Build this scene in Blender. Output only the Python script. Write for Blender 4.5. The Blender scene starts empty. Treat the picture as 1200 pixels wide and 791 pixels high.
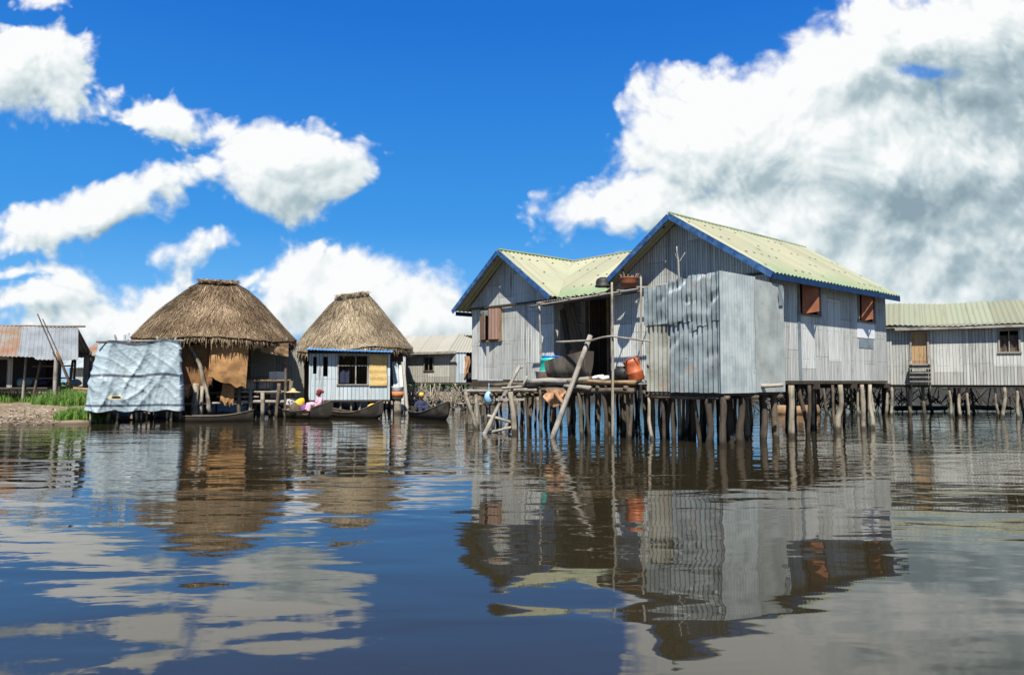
import bpy, math, random
from math import sin, cos, pi, radians, sqrt, floor
from mathutils import Vector, Matrix, noise as mnoise
random.seed(11)
R = random.uniform
V = Vector
scene = bpy.context.scene
COL = scene.collection

# ------------------------------------------------------------------ camera
CAMZ, FPX, PITCH = 1.45, 850.0, math.atan(49.5/850.0)
cam_d = bpy.data.cameras.new('camera'); cam = bpy.data.objects.new('camera', cam_d); COL.objects.link(cam)
cam_d.sensor_width = 36; cam_d.lens = FPX/1200*36; cam_d.clip_end = 6000; cam_d.clip_start = .05
cam.location = (0, 0, CAMZ); cam.rotation_euler = (pi/2+PITCH, 0, 0)
scene.camera = cam

def ray(px, py):
    a = (px-600)/FPX; b = (395.5-py)/FPX
    return V((a, cos(PITCH)-b*sin(PITCH), sin(PITCH)+b*cos(PITCH)))
def at(px, py, Y):
    r = ray(px, py); return V((0, 0, CAMZ)) + r*(Y/r.y)
def onwater(px, py, z=0):
    r = ray(px, py); return V((0, 0, CAMZ)) + r*((z-CAMZ)/r.z)

class Frame:
    def __init__(s, x, y, z, deg):
        s.o = V((x, y, z)); s.a = radians(deg)
        s.m = Matrix.Translation(s.o) @ Matrix.Rotation(s.a, 4, 'Z'); s.i = s.m.inverted()
    def w2l(s, p): return s.i @ V(p)
    def l2w(s, p): return s.m @ V(p)
    def hit(s, px, py, axis, val):
        o = s.i @ V((0, 0, CAMZ)); d = s.i.to_3x3() @ ray(px, py)
        return o + d*((val-o[axis])/d[axis])

# ------------------------------------------------------------------ mesh builder
class MB:
    def __init__(s): s.v = []; s.f = []; s.uv = []; s.mi = []
    def face(s, pts, uvs=None, mi=0):
        n = len(s.v); s.v += [tuple(p) for p in pts]; s.f.append(tuple(range(n, n+len(pts))))
        s.uv.append(uvs or [(0, 0)]*len(pts)); s.mi.append(mi)
    def grid(s, fn, nu, nv, uvfn=None, mi=0, closed=False):
        n = len(s.v)
        for j in range(nv+1):
            for i in range(nu+1): s.v.append(tuple(fn(i/nu, j/nv)))
        uvfn = uvfn or (lambda a, b: (a, b))
        for j in range(nv):
            for i in range(nu):
                q = n+j*(nu+1)+i
                s.f.append((q, q+1, q+nu+2, q+nu+1))
                s.uv.append([uvfn(i/nu, j/nv), uvfn((i+1)/nu, j/nv), uvfn((i+1)/nu, (j+1)/nv), uvfn(i/nu, (j+1)/nv)]); s.mi.append(mi)
    def tube(s, pts, rad, n=7, jit=.0, cap=True, mi=0):
        pts = [V(p) for p in pts]; base = len(s.v); L = 0; off = R(0, 20)
        ls = []
        for k, p in enumerate(pts):
            if k: L += (p-pts[k-1]).length
            ls.append(L)
            t = (pts[min(k+1, len(pts)-1)]-pts[max(k-1, 0)]).normalized()
            u = t.cross(V((0, 0, 1)) if abs(t.z) < .9 else V((1, 0, 0))).normalized(); w = t.cross(u)
            for i in range(n):
                a = 2*pi*i/n; r = rad[k]*(1+R(-jit, jit))
                s.v.append(tuple(p+(u*cos(a)+w*sin(a))*r))
        for k in range(len(pts)-1):
            for i in range(n):
                a, b = base+k*n+i, base+k*n+(i+1) % n
                s.f.append((a, b, b+n, a+n)); s.mi.append(mi)
                r = max(rad[0], .01)*2*pi
                s.uv.append([(off+i/n*r, off+ls[k]), (off+(i+1)/n*r, off+ls[k]), (off+(i+1)/n*r, off+ls[k+1]), (off+i/n*r, off+ls[k+1])])
        if cap:
            for k, rev in ((0, True), (len(pts)-1, False)):
                idx = [base+k*n+i for i in range(n)]
                if rev: idx.reverse()
                s.f.append(tuple(idx)); s.mi.append(mi)
                s.uv.append([(off+.3*cos(2*pi*i/n)*rad[k], off+.3*sin(2*pi*i/n)*rad[k]) for i in range(n)])
    def bar(s, p0, p1, r0, r1=None, n=7, seg=5, wob=.3, jit=.12, mi=0):
        """a rough round pole: crooked and knotty"""
        p0, p1 = V(p0), V(p1); r1 = r0 if r1 is None else r1
        L = (p1-p0).length; o = V((R(0, 50), R(0, 50), R(0, 50)))
        pts, rad = [], []
        for k in range(seg+1):
            t = k/seg; e = sin(pi*t)*.6+.0 if seg > 1 else 0
            d = V((mnoise.noise(o+V((t*L*1.1, 0, 0))), mnoise.noise(o+V((0, t*L*1.1, 7))), mnoise.noise(o+V((3, 0, t*L*1.1)))))
            pts.append(p0.lerp(p1, t)+d*wob*max(r0, r1)*2.2*e); rad.append((r0+(r1-r0)*t)*(1+.18*mnoise.noise(o+V((t*9, 5, 5)))))
        s.tube(pts, rad, n, jit, mi=mi)
    def box(s, c, d, m=None, mi=0):
        c = V(c); h = V(d)/2; m = m or Matrix.Identity(3)
        off = (R(0, 20), R(0, 20))
        P = lambda x, y, z: c+m @ V((x*h.x, y*h.y, z*h.z))
        la = max(range(3), key=lambda i: d[i])
        for ax in range(3):
            o = [i for i in range(3) if i != ax]
            if la == o[0]: o.reverse()          # v runs along the longest axis
            for sg in (-1, 1):
                cs = []; uv = []
                for (a, b) in ((-1, -1), (1, -1), (1, 1), (-1, 1)):
                    k = [0, 0, 0]; k[ax] = sg; k[o[0]] = a; k[o[1]] = b
                    cs.append(P(*k)); uv.append((off[0]+a*h[o[0]]+ax*.37, off[1]+b*h[o[1]]))
                e = (cs[1]-cs[0]).cross(cs[2]-cs[0])
                if e.dot(cs[0]+cs[2]-2*c) < 0: cs.reverse(); uv.reverse()
                s.face(cs, uv, mi)
    def beam(s, p0, p1, w, h, up=(0, 0, 1), mi=0):
        p0, p1 = V(p0), V(p1); y = (p1-p0); L = y.length; y.normalize()
        x = y.cross(V(up)).normalized(); z = x.cross(y)
        m = Matrix((x, y, z)).transposed()
        s.box((p0+p1)/2, (w, L, h), m, mi)
    def wall(s, O, A, N, rects, th=.04, uo=0, mi=0):
        """upright sheet: rects (a0,a1,z0,z1) in the plane O + a*A, thickness th against N; uv in metres"""
        O, A, N = V(O), V(A).normalized(), V(N).normalized()
        for a0, a1, z0, z1 in rects:
            P = lambda a, z, d: O+A*a+V((0, 0, z))-N*d
            uv = [(a0+uo, z0), (a1+uo, z0), (a1+uo, z1), (a0+uo, z1)]
            f = [P(a0, z0, 0), P(a1, z0, 0), P(a1, z1, 0), P(a0, z1, 0)]; b = [P(a0, z0, th), P(a1, z0, th), P(a1, z1, th), P(a0, z1, th)]
            fl = (f[1]-f[0]).cross(f[2]-f[0]).dot(N) < 0
            def q(p, u):
                if fl: p = p[::-1]; u = u[::-1]
                s.face(p, u, mi)
            q(f, uv); q(b[::-1], uv[::-1])
            for i in range(4):
                j = (i+1) % 4
                q([f[i], b[i], b[j], f[j]], [uv[i], uv[i], uv[j], uv[j]])
    def prism(s, poly, O, A, N, th, uo=0, mi=0):
        """extruded polygon of (a,z) points"""
        O, A, N = V(O), V(A).normalized(), V(N).normalized()
        f = [O+A*a+V((0, 0, z)) for a, z in poly]; b = [p-N*th for p in f]; uv = [(a+uo, z) for a, z in poly]
        if (f[1]-f[0]).cross(f[2]-f[0]).dot(N) < 0: f.reverse(); b.reverse(); uv.reverse()
        s.face(f, uv, mi); s.face(b[::-1], uv[::-1], mi)
        for i in range(len(f)):
            j = (i+1) % len(f); s.face([f[i], b[i], b[j], f[j]], [uv[i], uv[i], uv[j], uv[j]], mi)
    def corr(s, P, s0, s1, t0, t1, nrm, per=.19, amp=.02, rows=6, warp=0.0, res=6, uo=0, mi=0):
        """corrugated sheet. P(s,t) point; t0(s), t1(s) limits; waves vary with s"""
        n = max(4, int((s1-s0)/per*res)); base = len(s.v); nrm = V(nrm).normalized(); sd = V((R(0, 90), R(0, 90), 0))
        ss = [s0+(s1-s0)*i/n for i in range(n+1)]
        for x in ss:
            a, b = t0(x), t1(x)
            for j in range(rows+1):
                t = a+(b-a)*j/rows
                w = amp*sin(2*pi*x/per)
                if warp: w += warp*(mnoise.noise(sd+V((x*1.3, t*1.3, 0)))+.5*mnoise.noise(sd+V((x*4, t*4, 3))))
                s.v.append(tuple(V(P(x, t))+nrm*w))
        for i in range(n):
            if t1(ss[i])-t0(ss[i]) < .01 and t1(ss[i+1])-t0(ss[i+1]) < .01: continue
            for j in range(rows):
                q = base+i*(rows+1)+j
                s.f.append((q, q+rows+1, q+rows+2, q+1)); s.mi.append(mi)
                u = lambda k, jj: (ss[k]+uo, t0(ss[k])+(t1(ss[k])-t0(ss[k]))*jj/rows)
                s.uv.append([u(i, j), u(i+1, j), u(i+1, j+1), u(i, j+1)])
    def lathe(s, prof, c=(0, 0, 0), n=20, m=None, mi=0, wob=0):
        c = V(c); m = m or Matrix.Identity(3); base = len(s.v)
        for r, z in prof:
            for i in range(n):
                a = 2*pi*i/n; rr = r*(1+wob*mnoise.noise(V((cos(a)*1.5, sin(a)*1.5, z*4))))
                s.v.append(tuple(c+m @ V((rr*cos(a), rr*sin(a), z))))
        for k in range(len(prof)-1):
            for i in range(n):
                a, b = base+k*n+i, base+k*n+(i+1) % n
                s.f.append((a, b, b+n, a+n)); s.mi.append(mi); s.uv.append([(i/n, k), ((i+1)/n, k), ((i+1)/n, k+1), (i/n, k+1)])
    def ball(s, c, r, n=12, m=None, mi=0):
        r = V(r) if not isinstance(r, (int, float)) else V((r, r, r)); m = m or Matrix.Identity(3); c = V(c)
        s.grid(lambda a, b: c+m @ V((r.x*cos(2*pi*a)*sin(pi*b), r.y*sin(2*pi*a)*sin(pi*b), -r.z*cos(pi*b))), n, n//2, mi=mi)
    def build(s, name, mats, parent=None, org=None, smooth=False, solid=0, off=-1):
        me = bpy.data.meshes.new(name)
        o = V(org) if org is not None else V((0, 0, 0))
        me.from_pydata([tuple(V(p)-o) for p in s.v], [], s.f)
        uvl = me.uv_layers.new(name='UVMap'); k = 0
        flat = [c for f in s.uv for uv in f for c in uv]
        uvl.data.foreach_set('uv', flat)
        mats = mats if isinstance(mats, (list, tuple)) else [mats]
        for m in mats: me.materials.append(m)
        me.polygons.foreach_set('material_index', s.mi)
        if smooth: me.polygons.foreach_set('use_smooth', [True]*len(s.f))
        me.update()
        ob = bpy.data.objects.new(name, me); COL.objects.link(ob)
        if parent is not None: ob.parent = parent
        elif org is not None: ob.location = o
        if solid:
            md = ob.modifiers.new('solid', 'SOLIDIFY'); md.thickness = solid; md.offset = off
            if smooth: es = ob.modifiers.new('edges', 'EDGE_SPLIT'); es.split_angle = radians(62)
        return ob

def tag(o, label=None, cat=None, group=None, kind=None):
    if label: o['label'] = label
    if cat: o['category'] = cat
    if group: o['group'] = group
    if kind: o['kind'] = kind
    return o
def thing(name, label, cat, fr, group=None):
    o = bpy.data.objects.new(name, None); COL.objects.link(o); o.empty_display_size = .2
    o.location = fr.o; o.rotation_euler = (0, 0, fr.a)
    return tag(o, label, cat, group)
def cells(a0, a1, z0, z1, holes):
    """rectangles left over when holes are cut from a rectangle"""
    xs = sorted({a0, a1, *[h[0] for h in holes], *[h[1] for h in holes]}); out = []
    for i in range(len(xs)-1):
        x0, x1 = xs[i], xs[i+1]; hs = sorted([(h[2], h[3]) for h in holes if h[0] <= x0+1e-6 and h[1] >= x1-1e-6]); z = z0
        for h0, h1 in hs:
            if h0 > z: out.append((x0, x1, z, h0))
            z = h1
        if z < z1: out.append((x0, x1, z, z1))
    return out

# ------------------------------------------------------------------ materials
class NT:
    def __init__(s, name, world=None):
        if world: s.t = world.node_tree; s.t.nodes.clear()
        else:
            s.m = bpy.data.materials.new(name); s.m.use_nodes = True; s.t = s.m.node_tree; s.t.nodes.clear()
    def n(s, ty, **kw):
        nd = s.t.nodes.new(ty)
        for k, v in kw.items(): setattr(nd, k, v)
        return nd
    def set(s, sock, v):
        if hasattr(v, 'is_linked') or isinstance(v, bpy.types.NodeSocket): s.t.links.new(v, sock)
        else:
            if isinstance(v, (tuple, list)) and len(v) == 3 and sock.type == 'RGBA': v = (*v, 1)
            sock.default_value = v
    def math(s, op, a, b=0.0, c=0.0, clamp=False):
        nd = s.n('ShaderNodeMath', operation=op, use_clamp=clamp)
        s.set(nd.inputs[0], a); s.set(nd.inputs[1], b); s.set(nd.inputs[2], c); return nd.outputs[0]
    def vec(s, op, a, b=(0, 0, 0)):
        nd = s.n('ShaderNodeVectorMath', operation=op); s.set(nd.inputs[0], a)
        if op == 'SCALE': s.set(nd.inputs[3], b)
        else: s.set(nd.inputs[1], b)
        return nd.outputs[1] if op in ('LENGTH', 'DOT_PRODUCT', 'DISTANCE') else nd.outputs[0]
    def comb(s, x, y, z=0.0):
        nd = s.n('ShaderNodeCombineXYZ')
        for i, v in enumerate((x, y, z)): s.set(nd.inputs[i], v)
        return nd.outputs[0]
    def sep(s, v):
        nd = s.n('ShaderNodeSeparateXYZ'); s.set(nd.inputs[0], v); return nd.outputs
    def mix(s, f, a, b, mode='MIX'):
        nd = s.n('ShaderNodeMix', data_type='RGBA', blend_type=mode); s.set(nd.inputs[0], f); s.set(nd.inputs[6], a); s.set(nd.inputs[7], b); return nd.outputs[2]
    def noise(s, v, scale=1.0, detail=4.0, rough=.5, dist=0.0):
        nd = s.n('ShaderNodeTexNoise'); s.set(nd.inputs['Vector'], v); nd.inputs['Scale'].default_value = scale
        nd.inputs['Detail'].default_value = detail; nd.inputs['Roughness'].default_value = rough; nd.inputs['Distortion'].default_value = dist
        return nd.outputs[0]
    def voro(s, v, scale=1.0, feature='F1', out=0, rand=1.0):
        nd = s.n('ShaderNodeTexVoronoi', feature=feature); s.set(nd.inputs['Vector'], v); nd.inputs['Scale'].default_value = scale
        nd.inputs['Randomness'].default_value = rand
        return nd.outputs[out]
    def white(s, v):
        nd = s.n('ShaderNodeTexWhiteNoise', noise_dimensions='3D'); s.set(nd.inputs[0], v); return nd.outputs[0]
    def step(s, x, a, b, lo=0.0, hi=1.0):
        nd = s.n('ShaderNodeMapRange', interpolation_type='SMOOTHSTEP'); s.set(nd.inputs[0], x)
        for i, v in enumerate((a, b, lo, hi)): s.set(nd.inputs[i+1], v)
        return nd.outputs[0]
    def ramp(s, f, stops):
        nd = s.n('ShaderNodeValToRGB'); s.set(nd.inputs[0], f); e = nd.color_ramp.elements
        while len(e) < len(stops): e.new(.5)
        for k, (p, c) in enumerate(stops): e[k].position = p; e[k].color = (*c, 1) if len(c) == 3 else c
        return nd.outputs[0]
    def uv(s): return s.n('ShaderNodeUVMap', uv_map='UVMap').outputs[0]
    def pos(s): return s.n('ShaderNodeNewGeometry').outputs['Position']
    def obj(s): return s.n('ShaderNodeTexCoord').outputs['Object']
    def rnd(s): return s.n('ShaderNodeObjectInfo').outputs['Random']
    def bump(s, h, strength=.5, dist=.02):
        nd = s.n('ShaderNodeBump'); nd.inputs['Strength'].default_value = strength; nd.inputs['Distance'].default_value = dist; s.set(nd.inputs['Height'], h); return nd.outputs[0]
    def out(s, color, rough=.8, normal=None, spec=.3, metal=0.0, **kw):
        b = s.n('ShaderNodeBsdfPrincipled'); s.set(b.inputs['Base Color'], color); s.set(b.inputs['Roughness'], rough)
        s.set(b.inputs['Specular IOR Level'], spec); s.set(b.inputs['Metallic'], metal)
        if normal is not None: s.set(b.inputs['Normal'], normal)
        for k, v in kw.items(): s.set(b.inputs[k.replace('_', ' ')], v)
        o = s.n('ShaderNodeOutputMaterial'); s.t.links.new(b.outputs[0], o.inputs[0]); s.bsdf = b
        return s.m

def planks(name, light, dark, per=.115, var=.35, stain=(.14, .10, .07), gapd=.25, streak=1.0):
    """weathered upright boards; uv in metres"""
    t = NT(name); uv = t.uv(); x, y, _ = t.sep(uv)
    xw = t.math('ADD', x, t.math('MULTIPLY', t.noise(uv, .7, 2), .03))
    q = t.math('DIVIDE', xw, per); idx = t.math('FLOOR', q); fr = t.math('FRACT', q)
    rn = t.white(t.comb(idx, 3.3, 1.7)); rn2 = t.white(t.comb(idx, 8.1, 4.4))
    st = t.noise(t.comb(t.math('MULTIPLY', x, 26), t.math('MULTIPLY', y, .9), t.math('MULTIPLY', rn, 20)), 1.0, 5, .65)
    fine = t.noise(t.comb(t.math('MULTIPLY', x, 90), t.math('MULTIPLY', y, 3)), 1.0, 3, .6)
    big = t.noise(uv, .9, 4, .6)
    c = t.mix(t.math('MULTIPLY_ADD', rn, var, t.math('MULTIPLY', t.step(st, .38, .75), .55*streak), clamp=True), light, dark)
    c = t.mix(t.math('MULTIPLY', t.step(big, .52, .78), .45), c, dark)
    c = t.mix(t.math('MULTIPLY', t.step(t.math('MULTIPLY', st, rn2), .42, .62), .7), c, stain)
    c = t.mix(t.math('MULTIPLY', t.step(fine, .6, .8), .35), c, dark)
    e = t.math('MULTIPLY', t.math('MINIMUM', fr, t.math('SUBTRACT', 1, fr)), per)
    gw = t.math('MULTIPLY_ADD', rn2, .006, .002)
    gap = t.math('SUBTRACT', 1, t.step(e, gw, t.math('ADD', gw, .007)))
    c = t.mix(t.math('MULTIPLY', gap, .8), c, tuple(k*gapd for k in dark))
    sx = t.math('DIVIDE', x, per*9); sid = t.math('FLOOR', sx); sf = t.math('FRACT', sx); sr = t.white(t.comb(sid, 6.1, 2.2))
    sy = t.math('DIVIDE', t.math('ADD', y, t.math('MULTIPLY', sr, 1.7)), 1.75); syf = t.math('FRACT', sy); sr2 = t.white(t.comb(sid, t.math('FLOOR', sy), 7.7))
    c = t.mix(t.math('MULTIPLY', t.math('GREATER_THAN', sr2, .62), .28), c, dark)
    c = t.mix(t.math('MULTIPLY', t.math('LESS_THAN', sr2, .16), .35), c, tuple(min(.75, k*1.18) for k in light))
    lap = t.math('MAXIMUM', t.math('LESS_THAN', syf, .009), t.math('LESS_THAN', sf, .014))
    c = t.mix(t.math('MULTIPLY', lap, .65), c, tuple(k*.3 for k in dark))
    run = t.noise(t.comb(t.math('MULTIPLY', x, 7), t.math('MULTIPLY', y, .35), 3.0), 1.0, 4, .7)
    c = t.mix(t.math('MULTIPLY', t.step(run, .56, .74), .65), c, (.20, .125, .07))
    mold = t.noise(t.comb(t.math('MULTIPLY', x, 3), y, 11.0), 1.6, 6, .72)
    c = t.mix(t.math('MULTIPLY', t.step(mold, .55, .70), .45), c, tuple(k*.55 for k in dark))
    nail = t.math('MULTIPLY', t.math('LESS_THAN', t.math('ABSOLUTE', t.math('SUBTRACT', t.math('FRACT', t.math('MULTIPLY', y, 1.25)), .5)), .014), t.math('LESS_THAN', t.math('ABSOLUTE', t.math('SUBTRACT', fr, .5)), .14))
    c = t.mix(t.math('MULTIPLY', t.math('MULTIPLY', nail, t.math('GREATER_THAN', rn2, .4)), .8), c, (.04, .03, .025))
    h = t.math('ADD', t.math('MULTIPLY', t.math('SUBTRACT', 1, gap), .9), t.math('ADD', t.math('MULTIPLY', rn, .7), t.math('MULTIPLY', st, .35)))
    return t.out(c, .82, t.bump(h, .7, .012), .25)

def metal(name, c1, c2, rust=0.2, rough=.5, rustc=(.16, .06, .025), met=.25, spots=True):
    t = NT(name); uv = t.uv(); o = t.obj()
    a = t.noise(uv, 1.7, 5, .62); b = t.noise(t.vec('MULTIPLY', uv, (14, .9, 1)), 1.0, 5, .65)
    c = t.mix(t.step(a, .35, .68), c1, c2)
    c = t.mix(t.math('MULTIPLY', t.step(b, .5, .75), .5), c, tuple(k*.55 for k in c2))
    r = t.step(t.math('ADD', t.noise(t.vec('ADD', uv, (31, 7, 0)), 1.1, 6, .7), rust), .62, .82)
    c = t.mix(t.math('MULTIPLY', r, .85), c, t.mix(t.noise(uv, 9, 3), rustc, tuple(k*1.9 for k in rustc)))
    if spots:
        d = t.voro(uv, 4.5); c = t.mix(t.math('MULTIPLY', t.math('SUBTRACT', 1, t.step(d, .05, .09)), .7), c, (.03, .025, .02))
    rg = t.math('MULTIPLY_ADD', r, .3, rough)
    return t.out(c, rg, t.bump(t.noise(uv, 30, 4, .7), .15, .01), .4, t.math('MULTIPLY', t.math('SUBTRACT', 1, r), met))

def roofpaint(name, c1, c2, c3, eave=None, holes=True, strip=.9):
    """old painted sheet roof; u along the eave, v down the slope, metres"""
    t = NT(name); uv = t.uv(); x, y, _ = t.sep(uv)
    a = t.noise(uv, .55, 5, .6); b = t.noise(t.vec('MULTIPLY', uv, (5, .5, 1)), 1.0, 5, .65)
    c = t.mix(t.step(a, .34, .66), c1, c2)
    sid = t.math('FLOOR', t.math('DIVIDE', x, strip))
    c = t.mix(t.math('MULTIPLY', t.white(t.comb(sid, 2.2, 9.1)), .5), c, c3)
    c = t.mix(t.math('MULTIPLY', t.step(b, .52, .74), .55), c, c3)
    e = t.math('ABSOLUTE', t.math('SUBTRACT', t.math('FRACT', t.math('DIVIDE', x, strip)), .5))
    c = t.mix(t.math('MULTIPLY', t.step(e, .47, .5), .4), c, tuple(k*.35 for k in c3))
    fn = t.noise(t.vec('MULTIPLY', uv, (24, 3, 1)), 1.0, 4, .7)
    c = t.mix(t.math('MULTIPLY', t.step(fn, .58, .8), .35), c, tuple(k*.5 for k in c3))
    if eave:
        c = t.mix(t.math('MULTIPLY', t.step(t.math('ADD', y, t.math('MULTIPLY', a, 1.2)), eave-1.1+.5, eave+.7), .8), c, (.14, .20, .10))
    if holes:
        # nails in rows on the purlins, and a few slits
        row = t.math('ABSOLUTE', t.math('SUBTRACT', t.math('FRACT', t.math('MULTIPLY', y, 1.35)), .5))
        col = t.math('DIVIDE', x, .38); cid = t.math('FLOOR', col); cf = t.math('ABSOLUTE', t.math('SUBTRACT', t.math('FRACT', col), .5))
        rid = t.math('FLOOR', t.math('MULTIPLY', y, 1.35))
        on = t.math('GREATER_THAN', t.white(t.comb(cid, rid, 5.5)), .45)
        d = t.math('MULTIPLY', t.math('MULTIPLY', t.math('LESS_THAN', row, .045), t.math('LESS_THAN', cf, .085)), on)
        sl = t.voro(t.vec('MULTIPLY', uv, (1.9, .55, 1)), 1.0, out=0)
        sn = t.math('MULTIPLY', t.math('LESS_THAN', sl, .05), 1.0)
        c = t.mix(t.math('MULTIPLY', t.math('MAXIMUM', d, sn), .9), c, (.02, .02, .018))
    return t.out(c, .6, t.bump(t.noise(uv, 25, 4, .7), .2, .01), .35)

def wood(name, c1, c2, c3, wet=True, rough=.85):
    """bark or driftwood; uv v along the grain"""
    t = NT(name); uv = t.uv(); rn = t.rnd()
    a = t.noise(t.vec('ADD', t.vec('MULTIPLY', uv, (22, 2.2, 1)), t.comb(0, 0, t.math('MULTIPLY', rn, 30))), 1.0, 5, .65)
    b = t.noise(t.vec('ADD', uv, t.comb(0, 0, t.math('MULTIPLY', rn, 9))), 3.0, 5, .6)
    c = t.mix(t.step(a, .35, .7), c1, c2); c = t.mix(t.math('MULTIPLY', t.step(b, .45, .68), .75), c, c3)
    c = t.mix(t.math('MULTIPLY', rn, .35), c, c2)
    if wet:
        z = t.sep(t.pos())[2]
        w = t.math('SUBTRACT', 1, t.step(t.math('ADD', z, t.math('MULTIPLY', b, -.25)), -.06, .06))
        c = t.mix(t.math('MULTIPLY', w, .85), c, (.018, .015, .010))
    return t.out(c, rough, t.bump(t.math('ADD', a, b), .6, .015), .2)

def plain(name, c, rough=.7, var=.25, scale=6, bump=.2, spec=.3, c2=None, metal_=0):
    t = NT(name); o = t.obj()
    a = t.noise(o, scale, 5, .65)
    col = t.mix(t.step(a, .35, .7), c, c2 or tuple(k*(1-var) for k in c))
    col = t.mix(t.math('MULTIPLY', t.step(t.noise(o, scale*.3, 3), .5, .75), .4), col, tuple(k*.5 for k in c))
    return t.out(col, rough, t.bump(a, bump, .01), spec, metal_)

M = {}
M['wall_white'] = planks('weathered_white_boards', (.58, .585, .535), (.26, .26, .235), per=.085, streak=1.35)
M['wall_grey'] = planks('weathered_grey_boards', (.51, .515, .465), (.22, .22, .20), per=.08, streak=1.3)
M['wall_far'] = planks('dirty_pale_boards', (.43, .43, .395), (.20, .20, .18), per=.11, var=.5, streak=1.3)
M['wall_tan'] = planks('weathered_tan_boards', (.34, .33, .28), (.15, .14, .12), per=.13)
M['wall_blue'] = planks('pale_blue_boards', (.44, .50, .52), (.25, .29, .31), per=.17, var=.25)
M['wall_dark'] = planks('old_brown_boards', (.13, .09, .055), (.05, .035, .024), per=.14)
M['door_brown'] = planks('brown_door_boards', (.33, .22, .11), (.17, .10, .05), per=.16)
M['roof_green'] = roofpaint('yellow_green_roof_sheet', (.30, .285, .185), (.25, .262, .172), (.165, .16, .10), eave=3.2)
M['roof_pale'] = roofpaint('pale_green_roof_sheet', (.20, .225, .155), (.22, .225, .145), (.15, .135, .085), holes=False, strip=.8)
M['roof_white'] = roofpaint('whitish_roof_sheet', (.30, .29, .245), (.26, .245, .195), (.19, .175, .13), holes=False, strip=.8)
M['blue'] = plain('blue_fascia_paint', (.010, .042, .135), .6, .4, 5, .3, c2=(.05, .12, .23))
M['blue_dark'] = plain('dark_blue_fascia_paint', (.007, .028, .08), .6, .4, 5, .3)
M['awning_blue'] = plain('blue_awning_sheet', (.10, .26, .52), .5, .3, 5, .2)
M['rust'] = metal('rusty_shutter', (.27, .088, .032), (.18, .06, .028), .05, .75, met=0, spots=False)
M['shutter_wood'] = planks('faded_red_shutter_boards', (.30, .19, .14), (.15, .085, .06), per=.14)
M['galv'] = metal('bright_galvanised_sheet', (.31, .345, .345), (.205, .24, .25), -.02, .55, met=.1)
M['galv_dark'] = metal('dull_crumpled_sheet', (.23, .265, .27), (.125, .15, .155), .04, .55, met=.25)
M['galv_old'] = metal('browned_corrugated_sheet', (.30, .30, .26), (.17, .165, .13), .05, .6, met=.15)
M['galv_flat'] = metal('flat_stained_sheet', (.36, .38, .345), (.26, .275, .245), -.01, .65, met=.1)
M['galv_shed'] = metal('grey_roof_sheet', (.20, .215, .22), (.145, .155, .16), -.06, .55, spots=False, met=.1)
M['galv_rust'] = metal('rusted_roof_sheet', (.20, .18, .155), (.17, .11, .065), .16, .7, (.14, .05, .02), spots=False)
M['wood_pale'] = wood('pale_stilt_wood', (.31, .275, .215), (.165, .138, .10), (.058, .046, .034))
M['wood_mid'] = wood('brown_stilt_wood', (.135, .108, .075), (.075, .058, .04), (.028, .022, .016))
M['wood_dark'] = wood('dark_wet_wood', (.07, .055, .04), (.04, .03, .022), (.022, .018, .014))
M['wood_grey'] = wood('grey_driftwood', (.30, .275, .235), (.19, .17, .14), (.10, .085, .065), wet=False)
M['wood_brown'] = wood('brown_log', (.26, .17, .09), (.16, .10, .055), (.07, .045, .03), wet=False)
M['hull'] = wood('dark_canoe_wood', (.030, .025, .019), (.018, .015, .012), (.075, .066, .053))
M['black'] = plain('soot_black_iron', (.02, .019, .018), .6, .3, 8, .3)
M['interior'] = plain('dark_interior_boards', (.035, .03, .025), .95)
M['teal'] = plain('teal_plastic', (.01, .36, .27), .35, .15, 4, .05, .5)
M['plastic_blue'] = plain('blue_plastic', (.02, .09, .42), .4, .15, 4, .05, .5)
M['orange'] = plain('orange_plastic', (.40, .09, .025), .5, .5, 5, .1, .5)
M['bucket'] = plain('stained_pale_bucket', (.36, .28, .22), .7, .4, 6, .2)
M['trough'] = wood('dark_tarred_tub', (.06, .052, .043), (.035, .03, .025), (.15, .13, .105), wet=False)
M['clay'] = plain('orange_clay', (.45, .15, .05), .7)
M['white_cloth'] = plain('white_cloth', (.6, .6, .58), .9)
M['yellow_cloth'] = plain('yellow_cloth', (.65, .38, .03), .9)
M['purple_cloth'] = plain('purple_cloth', (.16, .06, .20), .9)
M['tan_cloth'] = plain('tan_rag', (.40, .22, .12), .9, .5, 8)
M['dark_cloth'] = plain('dark_blue_cloth', (.025, .03, .06), .9)
M['grey_cloth'] = plain('grey_green_bundle_cloth', (.12, .18, .17), .9)
M['skin'] = plain('dark_brown_skin', (.085, .042, .024), .5, .2, 12, .05)
M['hair'] = plain('black_hair', (.012, .01, .009), .7)
M['straw'] = plain('straw_weave', (.42, .33, .17), .9, .4, 20)
M['sacking'] = plain('coarse_sacking', (.10, .075, .05), .95, .5, 8)

def patterned(name, c1, c2, scale):
    t = NT(name); d = t.voro(t.obj(), scale); return t.out(t.mix(t.step(d, .3, .45), c1, c2), .9)
M['pink_print'] = patterned('pink_printed_cloth', (.36, .09, .19), (.50, .34, .40), 18)
M['red_cloth'] = patterned('dark_red_cloth', (.26, .03, .03), (.16, .02, .025), 16)
M['dark_print'] = patterned('dark_printed_cloth', (.03, .03, .05), (.35, .33, .32), 10)

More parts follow.
